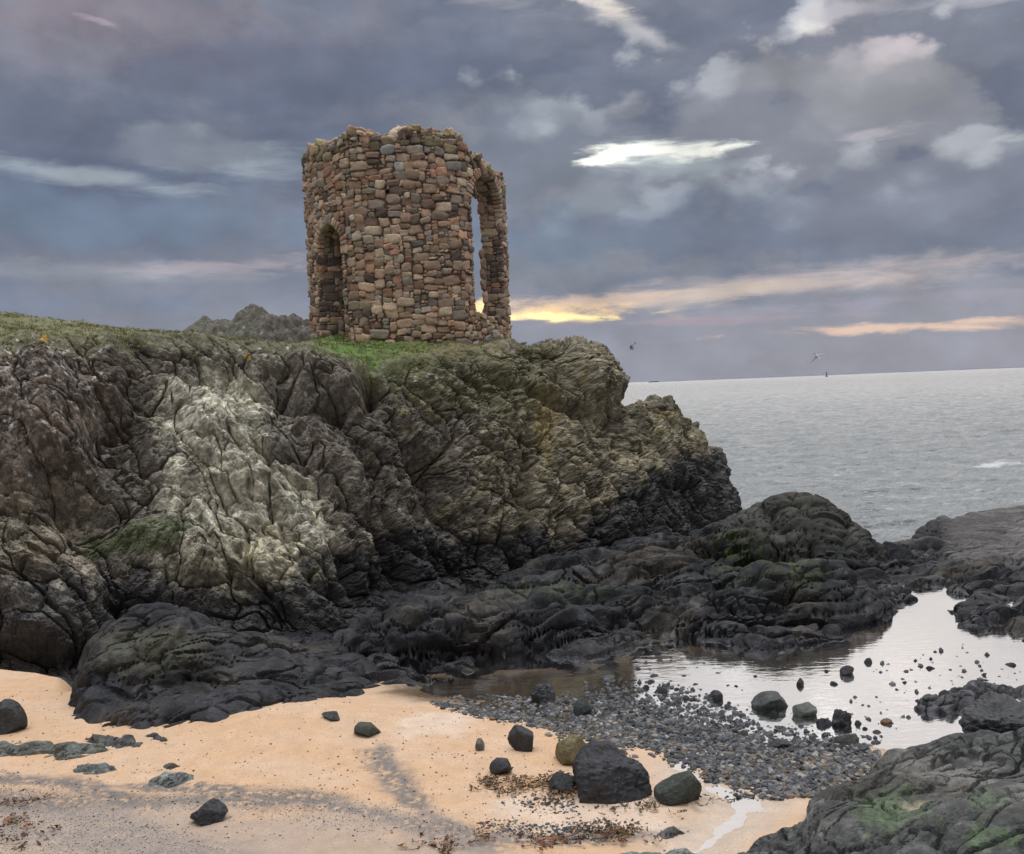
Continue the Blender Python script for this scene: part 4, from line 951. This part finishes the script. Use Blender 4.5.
def cube_template(n):
    V = {}; Fc = []
    def vid(p):
        return V.setdefault(tuple(int(q) for q in p), len(V))
    for ax in range(3):
        for sg in (0, n):
            for i in range(n):
                for j in range(n):
                    q = []
                    for (a, b) in ((i, j), (i + 1, j), (i + 1, j + 1), (i, j + 1)):
                        p = [0, 0, 0]; p[ax] = sg; p[(ax + 1) % 3] = a; p[(ax + 2) % 3] = b; q.append(vid(p))
                    Fc.append(q if sg else q[::-1])
    P = np.array(sorted(V, key=V.get), float) / n * 2 - 1
    return P, np.array(Fc)
CV, CF = cube_template(6)
_pp = 5.0
CR = CV * (np.max(np.abs(CV), 1) / (np.sum(np.abs(CV) ** _pp, 1) ** (1 / _pp)))[:, None]    # rounded block
TCOL = [(.42, .285, .19), (.48, .34, .235), (.34, .23, .165), (.38, .28, .20), (.52, .41, .29), (.36, .295, .225), (.30, .26, .215), (.43, .25, .16), (.17, .125, .10), (.44, .37, .285), (.34, .33, .295)]
TW = np.array([1.6, 1.5, 1.3, 1.3, .9, 1.0, .6, .8, .6, .5, .22]); TW /= TW.sum()
class Stones:
    def __init__(s, seed): s.r = np.random.RandomState(seed); s.V = []; s.F = []; s.C = []; s.n = 0
    def add(s, fmap, u0, u1, v0, v1, jit=.012, out=.03, depth=.16, tilt=.08, colour=None, gap=.006, worn=.16):
        r = s.r; P = CR.copy(); ex = r.uniform(0, 1)
        P = lerp(P, CV / np.linalg.norm(CV, axis=1, keepdims=True) ** .75, ex * .45)
        P *= (1 + worn * 1.5 * (perlin(CV * 1.1 + r.uniform(0, 90, 3), 3) + .45 * perlin(CV * 2.6 + r.uniform(0, 90, 3), 4)))[:, None]
        cu, cv = (u0 + u1) / 2, (v0 + v1) / 2; hu, hv = (u1 - u0) / 2 - gap, (v1 - v0) / 2 - gap
        a = r.normal(0, tilt * 1.3); U = P[:, 0] * hu * 1.06; Vv = P[:, 1] * hv * 1.10
        U = U + P[:, 1] * r.normal(0, .10) * hv; Vv = Vv + P[:, 0] * r.normal(0, .10) * hv
        U, Vv = U * math.cos(a) - Vv * math.sin(a), U * math.sin(a) + Vv * math.cos(a)
        o = r.uniform(-.02, out); Wd = P[:, 2] * depth / 2 - depth / 2 + o + P[:, 0] * r.normal(0, .010) + P[:, 1] * r.normal(0, .012)
        X = fmap(cu + U, cv + Vv, Wd)
        c = np.array(TCOL[r.choice(len(TCOL), p=TW)] if colour is None else colour) * r.uniform(.58, 1.32)
        n = perlin(X * 7, 5); cc = c[None] * (1 + .22 * n)[:, None]
        s.V.append(X); s.F.append(CF + s.n); s.C.append(cc); s.n += len(X)
    def build(s, name, parent, label=None):
        me = mesh_np(name, np.concatenate(s.V), np.concatenate(s.F), np.concatenate(s.C), np.full(s.n, .05)); o = link(name, me, M_STONE, parent)
        if label: o['label'] = label
        return o
def pack(nu, nv, rs, mu=5, mv=3):
    """fill a lattice with random rectangles"""
    used = np.zeros((nv, nu), bool); out = []
    for j in range(nv):
        i = 0
        while i < nu:
            if used[j, i]: i += 1; continue
            h = rs.choice([1, 2, 2, 3, 3, 4][:mv + 2]); w = min(mu, max(1, int(round(h * rs.uniform(.8, 2.1)))))
            w_ = 0
            while w_ < w and i + w_ < nu and not used[j, i + w_]: w_ += 1
            h = min(h, nv - j, w_ + (1 if rs.rand() < .25 else 0))
            while h > 1 and used[j:j + h, i:i + w_].any(): h -= 1
            used[j:j + h, i:i + w_] = True; out.append((i, i + w_, j, j + h)); i += w_
    return out
def warp(u, v):
    q = np.array([[u, v, 0.0]]); return u + .10 * float(perlin(q * 1.3, 801)[0]), v + .12 * float(perlin(q * 1.1, 802)[0])
tower = bpy.data.objects.new('ruined_tower', None); COL.objects.link(tower)
tag(tower, 'roofless red rubble stone tower with arched openings on the cliff top', 'tower')
cu, cv = .088, .078
nu = int((S1 - S0) / cu); nv = int(6.3 / cv)
rs = np.random.RandomState(77)
st = Stones(1)
for (i0, i1, j0, j1) in pack(nu, nv, rs):
    u0, v0 = warp(S0 + i0 * cu, -.65 + j0 * cv); u1, v1 = u0 + (i1 - i0) * cu, v0 + (j1 - j0) * cv
    mu_, mv_ = (u0 + u1) / 2, (v0 + v1) / 2
    th = float(s2th(mu_)); top = float(t_top(th)) + .10 * float(perlin(np.array([[mu_ * 2.2, 3.3, 0]]), 9)[0]) + .05 * math.sin(mu_ * 9)
    if mv_ > top - .03 or in_hole(mu_, mv_): continue
    if in_open(mu_, mv_, .05): continue
    near_arch = any((mu_ - o['c']) ** 2 + (mv_ - o['z1']) ** 2 < (o['w'] + .22) ** 2 and mv_ > o['z1'] for o in OPEN)
    if near_arch: continue
    # trim blocks that would run into an opening
    for o in OPEN:
        if o['z0'] < mv_ < o['z1']:
            if mu_ > o['c']: u0 = max(u0, o['c'] + o['w'] - .03 * rs.rand()) if u0 < o['c'] + o['w'] < u1 + .3 and abs(mu_ - o['c']) < 1.2 else u0
            else: u1 = min(u1, o['c'] - o['w'] + .03 * rs.rand()) if u1 > o['c'] - o['w'] > u0 - .3 and abs(mu_ - o['c']) < 1.2 else u1
    if u1 - u0 < .04: continue
    c = None
    if mv_ > top - .35 and rs.rand() < .35: c = (.24, .20, .12)
    st.add(t_xyz, u0, u1, v0, v1, out=.045, colour=c)
# loose ragged coping along the broken top, across the thickness of the wall
for k in range(520):
    u = rs.uniform(S0, S1); th = float(s2th(u)); zt = float(t_top(th)); dep = -rs.uniform(.02, .62); w = rs.uniform(.07, .17); hgt = rs.uniform(.05, .13)
    z = zt + rs.uniform(-.18, .07) + .06 * math.sin(u * 5 + 1); c = (.26, .22, .13) if rs.rand() < .3 else None
    st.add(lambda a, b, d, dep=dep: t_xyz(a, b, dep + d + .1), u - w, u + w, z - hgt, z + hgt, depth=.26, tilt=.35, colour=c, out=.02)
for (u, z, w, hgt) in [(float(th2s(math.radians(-72))), 5.52, .16, .12), (float(th2s(math.radians(-77))), 5.46, .18, .10), (.35, 5.5, .12, .1), (.15, 5.48, .1, .09), (float(th2s(math.radians(29))), 5.36, .2, .1)]:
    st.add(lambda a, b, d: t_xyz(a, b, d - .1), u - w, u + w, z - hgt, z + hgt, depth=.3, tilt=.3, colour=(.27, .22, .10), out=.02)
st.build('outer_stonework', tower)
# inner face
si = Stones(2)
def in_xyz(s, z, d): return t_xyz(s, z, -.60 - d)
for (i0, i1, j0, j1) in pack(int((S1 - S0) / .13), int(5.6 / .10), rs):
    u0 = S0 + i0 * .13; v0 = -.3 + j0 * .10; u1 = u0 + (i1 - i0) * .13; v1 = v0 + (j1 - j0) * .10; a, b = (u0 + u1) / 2, (v0 + v1) / 2
    if b > float(t_top(float(s2th(a)))) - .1 or in_open(a, b, .04): continue
    si.add(in_xyz, u0, u1, v0, v1, depth=.14)
si.build('inner_stonework', tower, 'darker inner face of the wall seen through the openings')
# reveals (sides and soffit) and arch rings
for k, o in enumerate(OPEN[:3]):
    sr = Stones(10 + k); w, c0, z0, z1 = o['w'], o['c'], o['z0'], o['z1']
    hgt = z1 - z0; qa = hgt; qb = qa + math.pi * w; qt = qb + hgt
    def fm(q, d, out, w=w, c0=c0, z0=z0, z1=z1, qa=qa, qb=qb):
        q = np.asarray(q, float); ang = np.clip((q - qa) / w, 0, math.pi)
        wi = w - out                                        # stones stand into the opening
        s = np.where(q < qa, c0 - wi, np.where(q > qb, c0 + wi, c0 - wi * np.cos(ang)))
        z = np.where(q < qa, z0 + q, np.where(q > qb, z1 - (q - qb), z1 + wi * np.sin(ang)))
        return t_xyz(s, z, -d)
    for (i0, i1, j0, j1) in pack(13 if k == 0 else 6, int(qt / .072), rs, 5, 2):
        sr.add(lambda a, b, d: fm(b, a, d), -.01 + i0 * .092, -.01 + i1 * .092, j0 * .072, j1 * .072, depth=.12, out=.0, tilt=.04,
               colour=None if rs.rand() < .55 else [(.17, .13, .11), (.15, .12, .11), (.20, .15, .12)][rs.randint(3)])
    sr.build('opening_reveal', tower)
    ar = Stones(20 + k); nst = int(math.pi * w / .115)
    for q in range(nst):
        a0 = math.pi * q / nst; a1 = math.pi * (q + 1) / nst; L = rs.uniform(.22, .36)
        f2 = lambda a, b, d, c0=c0, w=w, z1=z1: t_xyz(c0 - (w + b) * np.cos(a), z1 + (w + b) * np.sin(a), d)
        r_ = ar.r; P = CR * 1.0; P = P * (1 + .12 * perlin(CV * 1.2 + r_.uniform(0, 90, 3), 3))[:, None]
        A = (a0 + a1) / 2 + P[:, 0] * ((a1 - a0) / 2 - .008); B = L / 2 - .02 + P[:, 1] * L / 2; D_ = P[:, 2] * .12 - .10 + r_.uniform(0, .03)
        X = f2(A, B, D_); c = np.array(TCOL[r_.choice(len(TCOL), p=TW)]) * r_.uniform(.8, 1.3)
        ar.V.append(X); ar.F.append(CF + ar.n); ar.C.append(np.tile(c, (len(X), 1))); ar.n += len(X)
    ar.build('arch_ring', tower)
# mortar core, and a block added to keep overhead light from the left doorway
def core(name, d0, d1, sa, sb, za, zb, ns, nz, topf):
    sg = np.linspace(sa, sb, ns + 1); zg = np.linspace(za, zb, nz + 1)
    sc, zc = (sg[1:] + sg[:-1]) / 2, (zg[1:] + zg[:-1]) / 2; A, B = np.meshgrid(sc, zc)
    solid = (B < topf(A)) & ~in_open(A, B, .05) & ~in_hole(A, B)
    G, Z = np.meshgrid(sg, zg); Vo = t_xyz(G.ravel(), Z.ravel(), d0); Vi = t_xyz(G.ravel(), Z.ravel(), d1); N = len(Vo); V = np.concatenate([Vo, Vi]); idx = np.arange(N).reshape(nz + 1, ns + 1); Fc = []
    j, i = np.nonzero(solid); a, b, c, d = idx[j, i], idx[j, i + 1], idx[j + 1, i + 1], idx[j + 1, i]
    Fc += [np.stack([a, b, c, d], 1), np.stack([d + N, c + N, b + N, a + N], 1)]
    pad = np.pad(solid, 1)
    if sb - sa > 12: pad[1:-1, 0] = solid[:, -1]; pad[1:-1, -1] = solid[:, 0]
    for dj, di, e in ((0, -1, (a, d)), (0, 1, (b, c)), (-1, 0, (a, b)), (1, 0, (d, c))):
        k = ~pad[j + 1 + dj, i + 1 + di]; Fc.append(np.stack([e[0][k], e[1][k], e[1][k] + N, e[0][k] + N], 1))
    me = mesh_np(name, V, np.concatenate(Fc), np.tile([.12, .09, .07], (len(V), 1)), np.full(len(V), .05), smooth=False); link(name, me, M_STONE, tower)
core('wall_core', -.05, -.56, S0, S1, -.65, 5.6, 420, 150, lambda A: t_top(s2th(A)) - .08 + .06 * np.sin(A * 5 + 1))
core('doorway_shade_block', -.76, -1.3, OPEN[0]['c'] - 1.5, OPEN[0]['c'] + 1.5, -.65, 4.2, 80, 120, lambda A: 4.1 + 0 * A)

def knoll():
    xs = np.arange(-10.8, -3.4, .03); ys = np.arange(27.5, 35, .045); X, Y = np.meshgrid(xs, ys); x, y = X.ravel(), Y.ravel()
    P0 = CL[365:][::3, ::3].reshape(-1, 3)
    prof_px = np.array([160, 185, 205, 225, 250, 262, 278, 300, 330, 352, 370]); prof_py = np.array([338, 330, 318, 313, 309, 311, 317, 321, 325, 328, 340])
    crest = at_y(prof_px, prof_py, 31.0); zc = np.interp(x * 31.0 / y, crest[:, 0], crest[:, 2])
    fy = np.exp(-((y - 31.0) / np.where(y < 31, 2.6, 1.7)) ** 2)
    front = at_y(prof_px, prof_py * 0 + 352, 27.5)[:, 2].mean()
    p = np.stack([x, y, 0 * x], 1); f, k, r = blocks(p * 1.1, 881); f2, k2, _ = blocks(p * 3.3, 882)
    h = 4.9 + (zc - 4.9) * fy + (.24 * f - .06 * k + .12 * f2 - .04 * k2 + .08 * fbm(p * 2, 4, 883)) * sstep(.1, .5, fy)
    P = np.stack([x, y, h], 1); n1 = fbm(P * 1.6, 4, 884); n2 = fbm(P * 6, 3, 885)
    col = np.ones((len(P), 3)) * np.array([.105, .095, .078]); col = col * np.exp(.9 * fbm(P * 3.5, 5, 886, .68))[:, None]; col = mixc(col, sstep(.0, .4, n1) * .35, (.11, .125, .06)); col = mixc(col, sstep(.3, .55, n2 + .3 * n1) * .8, (.34, .34, .31))
    me = mesh_np('rocky_knoll', P, grid_faces(len(ys), len(xs)), col, 0 * x); tag(link('rocky_knoll', me, M_ROCK), 'lichen spotted rocky hump on the cliff top left of the tower', kind='structure')
knoll()

# ------------------------------------------------------------------ gulls over the sea
M_G = mat_plain('gull_grey', (.26, .26, .28), .8); M_GW = mat_plain('gull_white', (.35, .35, .36), .8)
def gull(label, px, py, D, span, yaw, roll, lift, drop):
    P = at_y(px, py, D); root = bpy.data.objects.new('gull', None); COL.objects.link(root); root.location = P; root.rotation_euler = (roll, 0, yaw); tag(root, label, 'gull', 'gulls over the sea')
    V, Fc = ICO[3]; b = V * np.array([.075, .24, .07]) * (span / 1.3); b[:, 0] *= 1 - .35 * np.abs(V[:, 1]); b[:, 2] += .02 * V[:, 1]
    head = V * .055 * span / 1.3 + np.array([0, .25, .035]) * span / 1.3; beak = V * np.array([.012, .04, .012]) * span / 1.3 + np.array([0, .31, .03]) * span / 1.3
    tail = V * np.array([.055, .09, .012]) * span / 1.3 + np.array([0, -.27, .01]) * span / 1.3
    n = len(V); me = mesh_np('body', np.concatenate([b, head, beak, tail]), np.concatenate([Fc + i * n for i in range(4)])); link('body', me, M_GW, root)
    for sg in (-1, 1):
        l = lift if sg > 0 else drop; pts = []
        stn = [(0, .0, .13), (.22, .35 * l, .14), (.42, .62 * l, .12), (.75, .55 * l, .075), (1.0, .38 * l, .01)]
        for i, (u, z, cw) in enumerate(stn):
            for a in range(8):
                an = a / 8 * 6.283; sweep = .06 * math.sin(u * 3.1) - .12 * u * u
                pts.append((sg * u * span / 2, sweep + cw * math.cos(an), z * span / 2 + .012 * math.sin(an) * (1.2 - u)))
        fs = [(i * 8 + a, i * 8 + (a + 1) % 8, (i + 1) * 8 + (a + 1) % 8, (i + 1) * 8 + a) for i in range(4) for a in range(8)]
        link('wing', mesh_np('wing', np.array(pts), np.array(fs)), M_G, root)
gull('nearer gull gliding with arched wings above the horizon', 817, 356, 70, 1.7, .15, .45, .2, -.8)
gull('farther gull with raised wing, just right of the headland', 632, 349, 95, 1.25, .9, 0, 1.6, .9)
# far-off beacon on the horizon
bk = bpy.data.objects.new('beacon', None); COL.objects.link(bk); Pb = at_y(826.5, 372.5, 2600); bk.location = (Pb[0], Pb[1], -.5); tag(bk, 'tiny far-off beacon standing on the sea horizon', 'beacon')
def ring_mesh(rad_z, n=12):
    V = [(r * math.cos(2 * math.pi * a / n), r * math.sin(2 * math.pi * a / n), z) for r, z in rad_z for a in range(n)]
    Fc = [(i * n + a, i * n + (a + 1) % n, (i + 1) * n + (a + 1) % n, (i + 1) * n + a) for i in range(len(rad_z) - 1) for a in range(n)]
    return mesh_np('m', np.array(V), np.array(Fc), smooth=False)
link('base', ring_mesh([(3.2, 0), (3.0, 3), (.01, 3)]), M_G, bk); link('tower', ring_mesh([(1.8, 3), (1.3, 10), (2.2, 10.05), (2.2, 10.5), (.01, 10.5)]), M_G, bk)
link('lantern', ring_mesh([(1.2, 10.5), (1.2, 12), (1.5, 12.05), (.01, 13.5)]), M_G, bk)
# low far shore along the horizon
def shore():
    x = np.linspace(1150, 9000, 120); n = fbm(np.stack([x / 900, 0 * x, 0 * x], 1), 4, 950); h = 6 + 9 * np.clip(n + .5, 0, 1) * sstep(1150, 2200, x)
    V = []; 
    for i in range(len(x)): V += [(x[i], 8000, -1), (x[i], 8100, h[i]), (x[i], 8600, h[i] * .9), (x[i], 8700, -1)]
    idx = np.arange(len(x) * 4).reshape(-1, 4); Fc = np.concatenate([np.stack([idx[:-1, k], idx[1:, k], idx[1:, k + 1], idx[:-1, k + 1]], 1) for k in range(3)])
    tag(link('far_shore', mesh_np('far_shore', np.array(V), Fc), mat_plain('far_land', (.16, .18, .22), .9, scale=.01)), 'thin low strip of land on the right horizon', kind='structure')
shore()

# ------------------------------------------------------------------ turf on the cliff top
def turf():
    r = np.random.RandomState(8); G = CL[346:430]; P0 = G.reshape(-1, 3); px, py = proj(P0)
    nn = fbm(P0 * .8, 3, 970); rim = np.repeat(np.arange(G.shape[0]), G.shape[1])
    w = (px > -30) * (px < 560) * (.25 + sstep(-.1, .4, nn)) * np.where(rim < 19, .35, 1.0) * np.where((px > 430) & (rim < 14), .5, 1)
    idx = r.choice(len(P0), 9000, p=w / w.sum()); V = []; C = []
    n = len(idx); K = 9; base = np.repeat(P0[idx], K, 0) + r.normal(0, .035, (n * K, 3)) * [1, 1, .2]
    L = np.repeat(r.uniform(.03, .085, n), K) * r.uniform(.6, 1.3, n * K); a = r.uniform(0, 6.28, n * K); lean = r.uniform(.1, .9, n * K)
    tip = base + np.stack([np.cos(a) * L * lean, np.sin(a) * L * lean - .3 * L, L * (1 - .4 * lean)], 1); sd_ = np.stack([-np.sin(a), np.cos(a), 0 * a], 1) * .008
    V = np.stack([base - sd_, base + sd_, tip], 1).reshape(-1, 3)
    cols = np.array([(.27, .27, .13), (.20, .23, .09), (.33, .30, .17), (.17, .20, .08), (.24, .21, .12)]); ci = np.repeat(r.randint(0, 5, n), K); pxx = np.repeat(px[idx], K)
    C = cols[ci] * r.uniform(.7, 1.3, (n * K, 1)); g = (pxx > 305) & (pxx < 425) & (r.rand(n * K) < .7); C[g] = np.array([.19, .25, .07]) * r.uniform(.7, 1.3, (g.sum(), 1))
    me = mesh_np('turf', V, np.arange(len(V)).reshape(-1, 3), np.repeat(C, 3, 0), np.zeros(len(V)))
    m = bpy.data.materials.new('grass_blades'); m.use_nodes = True; t = NT(m.node_tree); at = t.new('ShaderNodeAttribute', attribute_name='Col'); t.l.new(at.outputs['Color'], t.n['Principled BSDF'].inputs['Base Color']); t.n['Principled BSDF'].inputs['Roughness'].default_value = .9
    tag(link('grass', me, m), 'tufts of dry and green grass fringing the cliff top', kind='stuff')
turf()
